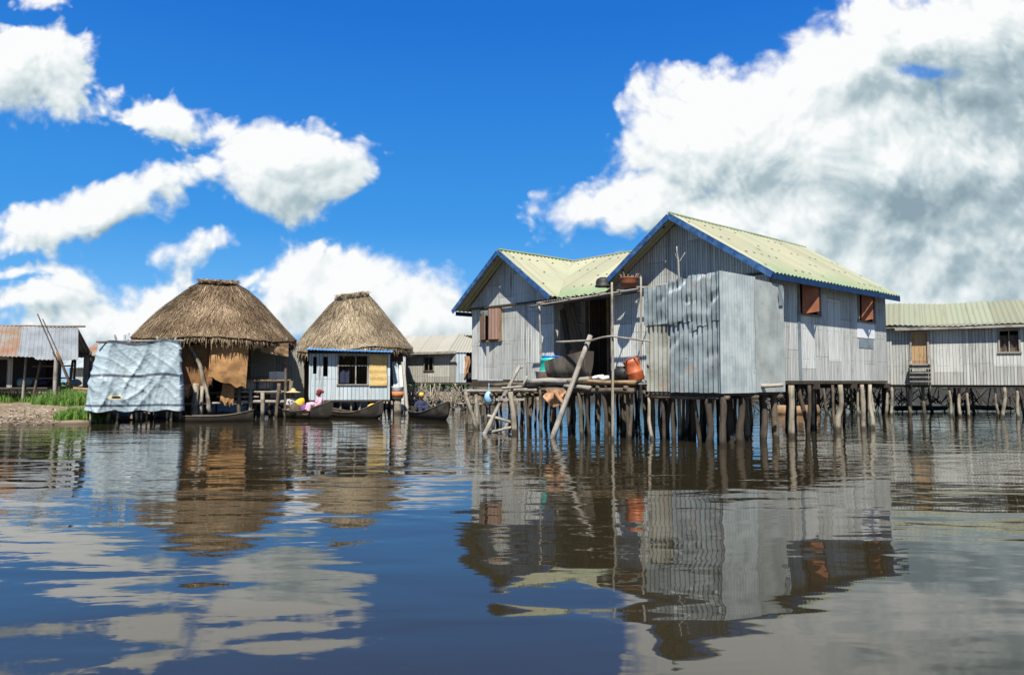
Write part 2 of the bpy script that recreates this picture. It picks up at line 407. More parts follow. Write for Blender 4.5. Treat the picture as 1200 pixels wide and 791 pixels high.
def mat_thatch(name, cols):
    t = NT(name); uv = t.uv(); x, y, _ = t.sep(uv)
    c = t.ramp(x, [(0, cols[0]), (.35, cols[1]), (.7, cols[2]), (1, cols[3])])
    big = t.noise(t.obj(), .9, 4, .6)
    c = t.mix(t.math('MULTIPLY', t.step(big, .5, .75), .5), c, cols[0])
    return t.out(c, .95, None, .1)
M['thatch'] = mat_thatch('brown_thatch', ((.035, .024, .016), (.110, .074, .043), (.20, .145, .088), (.33, .25, .165)))
M['thatch_pale'] = mat_thatch('greyish_thatch', ((.055, .043, .030), (.16, .122, .077), (.265, .21, .138), (.39, .32, .22)))

def mat_mat(name, c1, c2, c3):
    t = NT(name); uv = t.uv()
    a = t.noise(t.vec('MULTIPLY', uv, (3, 45, 1)), 1.0, 4, .6); b = t.noise(uv, 2.3, 5, .65)
    c = t.mix(t.step(a, .35, .65), c1, c2); c = t.mix(t.math('MULTIPLY', t.step(b, .45, .7), .75), c, c3)
    return t.out(c, .85, t.bump(a, .6, .012), .2)
M['mat_brown'] = mat_mat('brown_raffia_mat', (.36, .20, .085), (.25, .13, .05), (.11, .058, .026))
M['mat_dark'] = mat_mat('dark_raffia_mat', (.22, .11, .045), (.14, .07, .03), (.06, .032, .018))
M['blind'] = mat_mat('yellow_bamboo_blind', (.55, .40, .17), (.42, .28, .10), (.30, .19, .07))

def mat_tarp():
    t = NT('pale_blue_tarpaulin'); uv = t.uv(); x, y, _ = t.sep(uv)
    a = t.noise(uv, 3.0, 5, .6)
    c = t.mix(t.step(a, .35, .7), (.29, .345, .36), (.21, .265, .29))
    yw = t.math('ADD', y, t.math('MULTIPLY', t.noise(uv, 2.0, 2), .03))
    for lo, hi in ((.485, .525), (.06, .092), (.955, 1.2)):
        m = t.math('MULTIPLY', t.math('GREATER_THAN', yw, lo+.015), t.math('LESS_THAN', yw, hi+.015))
        c = t.mix(t.math('MULTIPLY', m, .88), c, (.03, .04, .055))
    d = t.vec('DISTANCE', uv, (.40, .20, 0)); c = t.mix(t.math('LESS_THAN', d, .034), c, (.55, .45, .25)); c = t.mix(t.math('LESS_THAN', t.vec('DISTANCE', uv, (.405, .195, 0)), .021), c, (.02, .02, .02))
    return t.out(c, .52, t.bump(t.noise(t.vec('MULTIPLY', uv, (2, 1, 1)), 16, 6, .65, .6), .45, .03), .4)
M['tarp'] = mat_tarp()

def mat_sand():
    t = NT('sandy_littered_ground'); p = t.pos()
    a = t.noise(p, 1.2, 6, .7); v = t.voro(p, 7.0, out=1); vd = t.voro(p, 7.0)
    c = t.mix(t.step(a, .35, .65), (.19, .145, .095), (.115, .085, .052))
    hs = t.n('ShaderNodeSeparateColor'); t.set(hs.inputs[0], v)
    peb = t.math('MULTIPLY', t.math('GREATER_THAN', hs.outputs[0], .62), t.math('LESS_THAN', vd, .42))
    c = t.mix(t.math('MULTIPLY', peb, .7), c, t.mix(hs.outputs[1], (.10, .075, .06), (.50, .44, .38)))
    z = t.sep(p)[2]
    c = t.mix(t.math('SUBTRACT', 1, t.step(z, .02, .10)), c, (.07, .05, .035))
    return t.out(c, .9, t.bump(t.math('ADD', a, t.math('MULTIPLY', peb, .3)), .8, .05), .2)
M['sand'] = mat_sand()
def mat_leaf(name, c1, c2):
    t = NT(name); x, y, _ = t.sep(t.uv())
    return t.out(t.mix(x, c1, c2), .6, None, .25, Subsurface_Weight=0.0)
M['grass'] = mat_leaf('fresh_green_grass', (.045, .11, .015), (.16, .27, .05))
M['bush'] = mat_leaf('dark_bush_leaf', (.02, .05, .012), (.06, .11, .03))
M['mud'] = plain('dark_bank_mud', (.022, .02, .014), .9, .4, 1)

def mat_water():
    t = NT('dark_lagoon_water'); p = t.pos(); x, y, _ = t.sep(p)
    w1 = t.noise(t.comb(t.math('MULTIPLY', x, .30), t.math('MULTIPLY', y, .85)), 1.0, 2, .4, .6)
    w2 = t.noise(t.comb(t.math('MULTIPLY', x, 1.1), t.math('MULTIPLY', y, 2.6), 4.0), 1.0, 2, .45, .4)
    w3 = t.noise(t.comb(t.math('MULTIPLY', x, 4.0), t.math('MULTIPLY', y, 8.0), 9.0), 1.0, 2, .5, .2)
    patch = t.step(t.noise(t.comb(t.math('MULTIPLY', x, .10), t.math('MULTIPLY', y, .16), 2.0), 1.0, 2), .38, .66)
    far = t.step(y, 5.0, 16.0)
    h = t.math('MULTIPLY', w1, .026)
    h = t.math('ADD', h, t.math('MULTIPLY', w2, t.math('MULTIPLY_ADD', far, .010, .0032)))
    h = t.math('ADD', h, t.math('MULTIPLY', t.math('MULTIPLY', w3, t.math('MULTIPLY_ADD', far, .0030, .0007)), t.math('MULTIPLY_ADD', patch, .8, .3)))
    nb = t.bump(h, 1.0, 1.0)
    return t.out((.018, .0145, .0075), .02, nb, .5, IOR=1.62, Specular_Tint=(1, .95, .82, 1))
M['water'] = mat_water()

# ------------------------------------------------------------------ sun and sky
SUN = V((-.119, -1.302, 2.1)).normalized()
sd = bpy.data.lights.new('sun', 'SUN'); sd.energy = 5.0; sd.angle = radians(.53); sd.color = (1, .965, .89)
so = bpy.data.objects.new('sun', sd); COL.objects.link(so); so.rotation_euler = SUN.to_track_quat('Z', 'Y').to_euler(); so.location = (0, -10, 30)
wd = bpy.data.worlds.new('World'); scene.world = wd; wd.use_nodes = True
def world():
    t = NT('', wd)
    sky = t.n('ShaderNodeTexSky', sky_type='NISHITA'); sky.sun_disc = False
    sky.sun_elevation = math.asin(SUN.z); sky.sun_rotation = math.atan2(SUN.x, SUN.y); sky.altitude = 0; sky.dust_density = .3; sky.ozone_density = 2.5; sky.air_density = 1.0
    d = t.n('ShaderNodeTexCoord').outputs['Generated']
    # ---- cloud field as a node group evaluated three times
    g = bpy.data.node_groups.new('cloud_field', 'ShaderNodeTree')
    g.interface.new_socket('Dir', in_out='INPUT', socket_type='NodeSocketVector')
    for nm in ('Field', 'Shape', 'Hole'): g.interface.new_socket(nm, in_out='OUTPUT', socket_type='NodeSocketFloat')
    q = NT.__new__(NT); q.t = g
    gi = g.nodes.new('NodeGroupInput'); go = g.nodes.new('NodeGroupOutput')
    dv = gi.outputs[0]; x, y, z = q.sep(dv)
    yy = q.math('MAXIMUM', q.math('ABSOLUTE', y), .12)
    P = q.comb(q.math('DIVIDE', x, yy), q.math('DIVIDE', z, yy))
    # soft domain warp
    nz = q.n('ShaderNodeTexNoise'); q.set(nz.inputs['Vector'], P); nz.inputs['Scale'].default_value = 5.5; nz.inputs['Detail'].default_value = 3
    wv = q.vec('SCALE', q.vec('SUBTRACT', nz.outputs['Color'], (.5, .5, .5)), .10)
    Pw = q.vec('MULTIPLY', q.vec('ADD', P, wv), (1, 1, 0))
    # cx, cy, rx, ry (pixels of a 1200 px wide view), tilt degrees, weight
    blobs = [(10, 88, 118, 76, -8, .9), (205, 140, 120, 50, -20, .72), (338, 198, 118, 74, -4, 1.15), (110, 245, 165, 44, 14, .95), (40, 2, 60, 30, 0, .5),
             (400, 345, 165, 72, -6, .95), (245, 294, 85, 20, 10, .40), (60, 345, 105, 36, 10, .7), (165, 375, 220, 66, 0, .66), (30, 314, 100, 18, 0, .45), (500, 375, 130, 70, 0, .7), (60, 405, 160, 50, 0, .55),
             (855, 155, 195, 125, 22, 1.2), (735, 240, 130, 70, 8, 1.0), (900, 260, 230, 100, 0, 1.0), (1120, 50, 250, 125, 0, 1.15), (1040, 190, 230, 140, 0, 1.35), (985, 95, 150, 100, 0, 1.15), (1130, 190, 160, 110, 0, 1.2),
             (1150, 300, 280, 120, 0, 1.1), (1330, 170, 280, 240, 0, 1.1), (1120, 365, 380, 90, 0, .95), (790, 300, 130, 50, 0, .6), (-220, 240, 200, 70, -8, .8), (-420, 60, 260, 90, 10, .8), (1750, 250, 300, 160, 0, .8),
             (150, -330, 330, 90, 10, .8), (900, -420, 380, 110, -6, .8)]
    acc = None
    for cx, cy, rx, ry, tl, wt in blobs:
        r = ray(cx, cy); c = (r.x/r.y, r.z/r.y); k = FPX
        ca, sa = cos(radians(tl)), sin(radians(tl))
        dx = q.vec('SUBTRACT', Pw, (c[0], c[1], 0))
        e1 = q.math('MULTIPLY', q.vec('DOT_PRODUCT', dx, (ca, sa, 0)), k/rx); e2 = q.math('MULTIPLY', q.vec('DOT_PRODUCT', dx, (-sa, ca, 0)), k/ry)
        e = q.math('MULTIPLY', q.math('SUBTRACT', 1, q.math('SQRT', q.math('ADD', q.math('MULTIPLY', e1, e1), q.math('MULTIPLY', e2, e2)))), wt)
        acc = e if acc is None else q.math('SMOOTH_MAX', acc, e, .12)
    acc = q.math('MAXIMUM', acc, -1.0)
    # a small hole of blue
    r = ray(1085, 95); hd = q.vec('SUBTRACT', Pw, (r.x/r.y, r.z/r.y, 0)); hd = q.vec('LENGTH', q.vec('MULTIPLY', hd, (FPX/24, FPX/8, 0)))
    hole = q.math('MULTIPLY', q.math('SUBTRACT', 1, q.step(q.math('ADD', hd, q.math('MULTIPLY_ADD', q.noise(P, 22, 4, .6), 1.6, -.8)), .1, 2.4)), 1.25)
    n1 = q.noise(P, 7.0, 11, .60, .2)
    v1 = q.voro(q.vec('ADD', P, q.vec('SCALE', wv, .6)), 15.0, 'SMOOTH_F1'); v2 = q.voro(q.vec('ADD', P, wv), 34.0, 'SMOOTH_F1'); v3 = q.voro(q.vec('ADD', P, q.vec('SCALE', wv, 1.5)), 78.0, 'SMOOTH_F1')
    puff = q.math('ADD', q.math('MULTIPLY', v1, -.46), q.math('ADD', q.math('MULTIPLY', v2, -.30), q.math('MULTIPLY', v3, -.20)))
    f = q.math('ADD', q.math('ADD', acc, q.math('MULTIPLY', q.math('SUBTRACT', n1, .5), 1.45)), q.math('ADD', puff, .29))
    g.links.new(hole, go.inputs[2]); g.links.new(f, go.inputs[0]); g.links.new(acc, go.inputs[1])
    def field(v):
        nd = t.n('ShaderNodeGroup'); nd.node_tree = g; t.set(nd.inputs[0], v); return nd.outputs
    f0, s0, h0 = field(d); f1, _, _ = field(t.vec('ADD', d, (-.010, 0, .020))); f2, s2, _ = field(t.vec('ADD', d, (-.03, 0, .075)))
    alpha = t.math('MULTIPLY', t.step(f0, .0, t.math('MULTIPLY_ADD', t.noise(d, 9, 2), .62, .0)), t.math('SUBTRACT', 1, t.math('MULTIPLY', t.step(t.math('ADD', h0, t.math('MULTIPLY_ADD', t.noise(d, 60, 5, .7), .9, -.45)), .15, 1.1), .8)))
    lit = t.math('ADD', t.math('MULTIPLY', t.math('SUBTRACT', f0, f1), 1.05), t.math('MULTIPLY', t.math('SUBTRACT', s0, s2), t.step(t.sep(d)[0], -.1, .25, .08, .42)))
    x, y, z = t.sep(d)
    yy = t.math('MAXIMUM', t.math('ABSOLUTE', y), .12); px = t.math('DIVIDE', x, yy); pz = t.math('DIVIDE', z, yy)
    # the thick cloud on the right is grey underneath
    nn = t.noise(t.comb(px, pz), 5, 3, .5)
    gr = t.math('MULTIPLY', t.step(t.math('ADD', px, t.math('MULTIPLY_ADD', nn, .42, -.2)), .38, .66), .27)
    deep = t.math('MULTIPLY', t.step(s0, .5, 1.2), .12)
    b = t.math('SUBTRACT', t.math('ADD', .74, lit), t.math('ADD', gr, deep))
    b = t.math('ADD', b, t.math('MULTIPLY_ADD', nn, .34, -.15))
    b = t.math('MINIMUM', t.math('MAXIMUM', b, .0), 1.0)
    cc = t.ramp(b, [(0, (.27, .37, .43)), (.35, (.43, .54, .59)), (.66, (.72, .80, .82)), (.95, (.97, .985, .99))])
    G = 1/(BGS*2**EXPO)
    cc = t.vec('SCALE', cc, G)
    rampc = t.vec('SCALE', t.ramp(z, [(0, (.20, .52, .92)), (.09, (.115, .44, .90)), (.2, (.030, .30, .80)), (.45, (.006, .165, .68)), (1, (.0, .08, .40))]), G)
    hs = t.n('ShaderNodeHueSaturation'); hs.inputs['Saturation'].default_value = 1.2; hs.inputs['Value'].default_value = 1.1; t.set(hs.inputs['Color'], sky.outputs[0])
    col = t.mix(alpha, t.mix(.88, hs.outputs[0], rampc), cc)
    bg = t.n('ShaderNodeBackground'); t.set(bg.inputs[0], col); bg.inputs[1].default_value = BGS
    o = t.n('ShaderNodeOutputWorld'); t.t.links.new(bg.outputs[0], o.inputs[0])
BGS, EXPO = .07, 1.0
world()
try: wd.cycles.sampling_method = 'MANUAL'; wd.cycles.sample_map_resolution = 512
except Exception: pass
vs = scene.view_settings; vs.view_transform = 'Standard'; vs.look = 'None'; vs.gamma = 1; vs.exposure = EXPO

# ------------------------------------------------------------------ water, banks
w = MB(); w.face([(-900, -60, 0), (900, -60, 0), (900, 2500, 0), (-900, 2500, 0)])
tag(w.build('water', M['water']), kind='structure')

def smooth(a, b, x):
    t = min(1, max(0, (x-a)/(b-a))); return t*t*(3-2*t)
def shore(x):
    s = 23.4+.5*mnoise.noise(V((x*.5, 0, 0)))
    s += smooth(-14.2, -12.6, x)*6.5 + smooth(-10, -5, x)*8 + smooth(-5, 2, x)*12
    return s
def bank_h(x, y):
    d = y-shore(x)
    return -.35 + .47*smooth(-1.2, 1.0, d) + .40*smooth(.6, 6, d) + .05*mnoise.noise(V((x*.9, y*.9, 0))) + .03*mnoise.noise(V((x*3, y*3, 4)))
b = MB(); b.grid(lambda a, c: (-70+72*a, 21+60*c*c, bank_h(-70+72*a, 21+60*c*c)), 260, 110)
tag(b.build('bank', M['sand'], smooth=True), kind='structure')
def far_h(x, y): return -.3+1.1*smooth(50, 58, y+2*mnoise.noise(V((x*.1, 0, 3))))+.15*mnoise.noise(V((x*.4, y*.4, 0)))
b = MB(); b.grid(lambda a, c: (-160+330*a, 46+90*c, far_h(-160+330*a, 46+90*c)), 160, 30)
tag(b.build('far_bank', M['mud'], smooth=True), kind='structure')
# scrub on the far bank, raised unseen behind the houses to darken water reflections
b = MB()
for i in range(15000):
    x = R(-90, 120); y = R(56, 66); z = far_h(x, y)+R(0, .75)*(.6+.5*mnoise.noise(V((x*.25, 0, 9))))*(1+3.2*smooth(-1, 7, x)*(1-smooth(42, 48, x))); a = R(0, 2*pi); s = R(.10, .28)
    d1 = V((cos(a), sin(a), R(-.4, .4)))*s; d2 = V((R(-1, 1), R(-1, 1), R(.2, 1))).normalized()*s; p = V((x, y, z)); u = R(0, 1)
    b.face([p-d1, p-d2*.5, p+d1, p+d2], [(u, 0)]*4)
tag(b.build('scrub', M['bush']), 'dark green far shore scrub, heightened unseen behind the houses to darken reflections', 'scrub', kind='stuff')
# grass
def grass(name, label, spots, n, hmin, hmax, lean=.35):
    b = MB()
    for i in range(n):
        cx, cy, rx, ry, k = random.choices(spots, [s[4] for s in spots])[0]
        a = R(0, 2*pi); r = sqrt(R(0, 1)); x = cx+rx*r*cos(a); y = cy+ry*r*sin(a); z = max(bank_h(x, y), -.08)
        h = R(hmin, hmax)*(1.15-.6*r*r); l = V((R(-1, 1), R(-1, 1), 0))*lean*h; wv = V((cos(a*7), sin(a*7), 0))*R(.006, .014); u = R(0, 1); p = V((x, y, z-.03))
        m = p+V((0, 0, h*.6))+l*.35; e = p+V((0, 0, h))+l
        b.face([p-wv, p+wv, m+wv*.8, m-wv*.8], [(u, 0)]*4); b.face([m-wv*.8, m+wv*.8, e], [(u, 0)]*3)
    return tag(b.build(name, M['grass']), label, 'grass', kind='stuff')
P = lambda px, Y: (px-600)/FPX*Y
grass('bank_grass', 'tall bright green grass growing below the open shed', [(P(75, 28.6), 28.8, 1.3, .7, 1.2), (P(92, 28.3), 28.4, .8, .5, .6), (P(40, 31), 31, 3.0, 1.6, .9), (P(0, 31), 31, 2, 1.6, .6)], 8000, .16, .66)
grass('shore_grass', 'low green grass clump at the waterline beside the tarpaulin', [(P(95, 24.6), 24.5, .75, .45, 1), (P(112, 24.8), 24.9, .6, .5, .6)], 3600, .15, .5)

b = MB()
for i in range(800):
    x = P(R(-40, 118), 26); y = shore(x)+R(-.1, 4.2)*R(.3, 1); z = bank_h(x, y); r_ = R(.015, .06)*(1 if i % 9 else 1.7)
    if z < -.02: continue
    k0 = len(b.v); c_ = V((x, y, z+r_*.25)); pts = [c_+V((R(.6, 1.2)*a, R(.6, 1.2)*e_, R(.4, .8)*f_))*r_ for a, e_, f_ in ((1, 0, 0), (-1, 0, 0), (0, 1, 0), (0, -1, 0), (0, 0, 1), (0, 0, -1))]
    u = R(0, 1)
    for i0, i1, i2 in ((0, 2, 4), (2, 1, 4), (1, 3, 4), (3, 0, 4), (2, 0, 5), (1, 2, 5), (3, 1, 5), (0, 3, 5)): b.face([pts[i0], pts[i1], pts[i2]], [(u, 0)]*3)
t = NT('stones_and_litter'); M['rubble'] = t.out(t.ramp(t.sep(t.uv())[0], [(0, (.04, .03, .02)), (.5, (.12, .088, .058)), (.85, (.20, .16, .115)), (1, (.42, .39, .34))]), .9)
tag(b.build('rubble', M['rubble']), 'small stones and litter strewn over the sandy bank', 'rubble', kind='stuff')

# ------------------------------------------------------------------ THE TWIN GABLED HOUSE
H = Frame(6.62, 17.7, 0, -48.6)
house = thing('stilt_house', 'large weathered grey plank house on stilts with two blue edged gables and yellow green roof', 'house', H)
X, Y_, Z_ = V((1, 0, 0)), V((0, 1, 0)), V((0, 0, 1))
FL, WT = 1.46, 4.12
AL, AR, BL, BR, DEP, REC = -5.5, -.33, -12.26, -7.96, 7.05, 1.3
RA, RB, ZR = -2.92, -10.11, 5.95
zAr = lambda u: ZR-.645*(u-RA)
zAl = lambda u: ZR-.70*(RA-u)
zBr = lambda u: ZR-.03-.71*(u-RB)
zBl = lambda u: ZR-.03-.735*(RB-u)
CV, CZ, CS = 3.1, 5.9, .545
zC = lambda v: CZ-CS*(CV-v)
# openings found on the photograph, measured on the walls' own planes
def opening(ax, val, x0, y0, x1, y1):
    p = H.hit(x0, y0, ax, val); q = H.hit(x1, y1, ax, val); k = 0 if ax == 1 else 1
    a0, a1 = sorted((p[k], q[k])); z0, z1 = sorted((p.z, q.z)); return (a0, a1, z0, z1)
wB = opening(1, 0, 565, 363, 587, 398)
dC = opening(1, REC, 690, 349, 713, 440); dC = (dC[0], dC[1], FL+.02, dC[3])
w1 = opening(0, AR, 935, 330, 960, 370); w2 = opening(0, AR, 1005, 345, 1024, 378)
def zfix(o): return o
m = MB(); m.wall((0, 0, 0), X, -Y_, cells(BL, BR, FL, WT, [wB]), uo=20); m.build('wall', M['wall_white'], house)
m = MB(); m.wall((BL, 0, 0), Y_, -X, [(.04, DEP, FL, WT)]); m.build('wall', M['wall_white'], house)
m = MB(); m.wall((BR, 0, 0), Y_, X, [(.04, REC, FL, WT)]); m.build('wall', M['wall_white'], house)
m = MB(); m.wall((0, REC, 0), X, -Y_, cells(BR-.04, AL+.04, FL, WT+.5, [dC]), uo=5); m.build('wall', M['wall_white'], house)
m = MB(); m.wall((0, 0, 0), X, -Y_, [(AL, AR, FL, WT)], uo=33); m.build('wall', M['wall_white'], house)
m = MB(); m.wall((AL, 0, 0), Y_, -X, [(.04, REC, FL, WT)]); m.build('wall', M['wall_white'], house)
m = MB(); m.wall((AR, 0, 0), Y_, X, cells(.04, DEP, FL-.02, zAr(AR)-.05, [w1, w2]), uo=3); m.build('wall', M['wall_white'], house)
m = MB(); m.wall((0, DEP, 0), X, Y_, [(BL+.04, AR-.04, FL, WT)]); m.build('wall', M['wall_grey'], house)
for c, zl, zr, l, r in ((RB, zBl, zBr, BL-.08, BR+.08), (RA, zAl, zAr, AL+.1, AR)):
    poly = [(l, zl(l)-.05), (l, WT-.12), (r, WT-.12), (r, zr(r)-.05), (c, ZR-.08)] if zl(l) > WT else [(l, zl(l)-.06), (r, zr(r)-.06), (c, ZR-.08)]
    if c == RB: poly = [(l, min(zl(l)-.05, WT-.02)), (r, min(zr(r)-.05, WT-.02)), (c, ZR-.08)]
    m = MB(); m.prism(poly, (0, -.045, 0), X, -Y_, .035, uo=7); m.build('gable', M['wall_grey'], house)
    m = MB(); m.prism(poly, (0, DEP+.045, 0), X, Y_, .035, uo=1); m.build('gable', M['wall_grey'], house)
m = MB(); m.box(((BL+BR)/2, -.075, WT-.06), (BR-BL+.1, .05, .05)); m.build('seam_batten', M['wood_dark'], house)
m = MB(); m.box(((AL+AR)/2, -.075, WT-.02), (AR-AL, .05, .05)); m.build('seam_batten', M['wood_dark'], house)
m = MB(); m.box(((BL+AR)/2, DEP/2, FL-.08), (AR-BL-.02, DEP-.02, .08)); m.build('floor', M['wood_dark'], house)
for v in (.05, 2.3, 4.6, 6.95):
    m = MB(); m.beam((BL-.1, v, FL-.19), (AR+.1, v, FL-.19), .10, .13); m.build('floor_beam', M['wood_dark'], house)
# roof wings
ea, eb = .06, -7.56
m = MB()
m.corr(lambda s, t: (RA+t, s, zAr(RA+t)), -.56, DEP+.12, lambda s: 0, lambda s: ea-RA+.05*mnoise.noise(V((floor(s/.93)*3.7, 0, 0))), (.54, 0, .84), rows=10, warp=.012)
vA = lambda v: max(-5.42, RA-(ZR-zC(v))/.70) if v < CV else -5.42
m.corr(lambda s, t: (RA-t, s, zAl(RA-t)), -.56, DEP+.12, lambda s: 0, lambda s: (RA-max(-5.42, vA(s))) if s < CV else 2.5, (-.57, 0, .82), rows=6, uo=40)
m.build('roof', M['roof_green'], house, smooth=True, solid=.012)
m = MB()
m.corr(lambda s, t: (RB+t, s, zBr(RB+t)), -.56, DEP+.12, lambda s: 0, lambda s: min(eb-RB, max(0, (ZR-.03-zC(s))/.71) if s < CV else eb-RB) if s < CV-.05 or s > 2*CV-3 else .02, (.58, 0, .81), rows=8, warp=.01, uo=11)
m.corr(lambda s, t: (RB-t, s, zBl(RB-t)), -.56, DEP+.12, lambda s: 0, lambda s: 2.6, (-.59, 0, .8), rows=6, uo=50)
m.build('roof', M['roof_green'], house, smooth=True, solid=.012)
m = MB()
def c_end(u):
    v = -.3
    if u < -7.5: v = max(v, CV-(CZ-zBr(u))/CS)
    if u > -5.7: v = max(v, CV-(CZ-zAl(u))/CS)
    return CV-min(v, CV)
m.corr(lambda s, t: (s, CV-t, CZ-CS*t), RB, RA, lambda s: 0, c_end, (0, -.48, .88), rows=8, warp=.01, uo=70)
m.corr(lambda s, t: (s, CV+t, CZ-CS*t), RB, RA, lambda s: 0, lambda s: 3.4, (0, .48, .88), rows=3, uo=80)
m.build('roof', M['roof_green'], house, smooth=True, solid=.012)
# valley flashing with gaps, ridge caps
m = MB(); m.tube([(RB, -.56, ZR+.0), (RB, 1.5, ZR+.01), (RB, CV, ZR-.0), (RB, DEP+.1, ZR)], [.05]*4, 6); m.build('ridge_cap', M['roof_green'], house)
m = MB(); m.tube([(RA, -.56, ZR+.02), (RA, 1.5, ZR+.01), (RA, 4, ZR+.02), (RA, DEP+.1, ZR)], [.05]*4, 6); m.build('ridge_cap', M['roof_green'], house)
m = MB(); m.tube([(RB, CV, CZ+.02), (-7, CV, CZ+.02), (RA, CV, CZ+.02)], [.05]*3, 6); m.build('ridge_cap', M['roof_green'], house)
# fascias
def rake(c, zf, e, mat, v=-.58, h=.155):
    m = MB(); m.beam((c, v, zf(c)-.055), (e, v, zf(e)-.055), .03, h, up=(0, 0, 1)); m.build('fascia', mat, house)
rake(RA, zAr, ea+.02, M['blue']); rake(RA-.01, zAl, -5.3, M['blue'], v=-.583)
rake(RB, zBr, eb, M['blue']); rake(RB-.01, zBl, RB-2.6, M['blue'], v=-.583)
m = MB(); m.beam((ea+.0, -.555, zAr(ea)-.085), (ea+.0, DEP+.1, zAr(ea)-.085), .03, .15); m.build('fascia', M['blue_dark'], house)
m = MB(); m.beam((-7.5, -.27, zC(-.3)-.12), (-5.5, -.27, zC(-.3)-.12), .03, .14); m.build('fascia', M['blue_dark'], house)
m = MB(); m.beam((RB-2.62, -.4, zBl(RB-2.6)-.1), (RB-2.62, DEP, zBl(RB-2.6)-.1), .03, .15); m.build('fascia', M['blue_dark'], house)
# soffit boards of the right eave
# window of the left gable
def frame(o, place, t=.06, d=.08, mat=M['wood_brown'], parent=None):
    m = MB(); a0, a1, z0, z1 = o
    for c, s in ((((a0+a1)/2, z1+t/2), (a1-a0+2*t, t)), (((a0+a1)/2, z0-t/2), (a1-a0+2*t+.06, t)), ((a0-t/2, (z0+z1)/2), (t, z1-z0)), ((a1+t/2, (z0+z1)/2), (t, z1-z0))):
        m.box(place(c[0], c[1]), s_dim(place, s, d))
    return m
def s_dim(place, s, d):
    p0, p1 = place(0, 0), place(1, 0)
    return (s[0], d, s[1]) if abs(p1[0]-p0[0]) > .5 else (d, s[0], s[1])
win = frame(wB, lambda a, z: V((a, -.03, z))).build('window', M['wood_brown'], house)
a0, a1, z0, z1 = wB; mid = (a0+a1)/2
for (s0, s1, hinge, ang) in ((a0, mid-.02, a0, -22), (mid+.06, a1, a1, 16)):
    m = MB(); rm = Matrix.Rotation(radians(ang), 3, 'Z'); wd_ = s1-s0
    cx = hinge+(wd_/2 if hinge == a0 else -wd_/2)*1.0
    c = V((hinge, -.08, (z0+z1)/2))+rm @ V((cx-hinge, 0, 0))
    m.wall(c-rm @ V((wd_/2, 0, 0))-V((0, 0, c.z)), rm @ X, rm @ -Y_, [(0, wd_, z0+.02, z1-.12 if hinge == a0 else z1-.02)], .025, uo=R(0, 9)); m.build('shutter', M['shutter_wood'], win)
m = MB(); m.grid(lambda a, b: V((a0+.02+.45*a, -.10-.03*sin(5*a), z1-.05-.22*b*(.5+a*.5))), 8, 4); m.build('curtain', M['grey_cloth'], win, solid=.01)
# right wall windows with rusty sheet shutters swung outward on their right edge
for o, op, wdt in ((w1, 30, .50), (w2, 32, .38)):
    a0, a1, z0, z1 = o
    fr_ = frame(o, lambda a, z: V((AR+.015, a, z)), .045, .07).build('window', M['wood_grey'], house)
    m = MB(); ang = radians(op); hinge = V((AR+.06, a0+.09, 0)); dr = V((sin(ang), cos(ang), 0)); nn = V((cos(ang), -sin(ang), 0))
    m.prism([(0, z0-.02), (wdt, z0+.06), (wdt*.98, z1-.02), (.02, z1-.03)], hinge, dr, nn, .025); m.build('shutter', M['rust'], fr_)
    m = MB(); m.bar((AR+.02, a1-.05, z0+.03), hinge+dr*wdt*.9+V((0, 0, z0+.08)), .012, .012); m.build('stay', M['wood_grey'], fr_)
a0, a1, z0, z1 = w2
m = MB(); m.wall((AR+.012, 0, 0), Y_, X, [(a0-.1, a1+.02, z0-.50, z0-.05)], .01); m.build('patch', plain('white_patch_sheet', (.62, .63, .62), .6, .1), house)
m = MB(); m.wall((AR+.010, 0, 0), Y_, X, [(a0-.02, a1-.1, z0-.80, z0-.52)], .008); m.build('patch', M['galv_dark'], house)
m = MB(); m.prism([(1.42, FL), (1.56, FL), (1.52, 3.3), (1.38, 3.35)], (AR+.014, 0, 0), Y_, X, .012); m.build('patch', M['galv_dark'], house)
# doorway
m = MB(); a0, a1, z0, z1 = dC
for c in (a0-.05, a1+.05): m.box((c, REC-.03, (z0+z1)/2), (.09, .1, z1-z0+.06))
m.box(((a0+a1)/2, REC-.03, z1+.06), (a1-a0+.2, .1, .10)); dr_ = m.build('door', M['wood_brown'], house)
m = MB(); m.wall((a0, REC+.05, 0), V((.25, .97, 0)), V((.97, -.25, 0)), [(0, a1-a0-.05, z0, z1-.02)], .03); m.build('door_leaf', M['wall_dark'], dr_)
m = MB(); m.box(((a0+a1)/2+.04, REC+.02, (z0+z1)/2), (.05, .05, z1-z0)); m.build('door_post', M['wood_dark'], dr_)
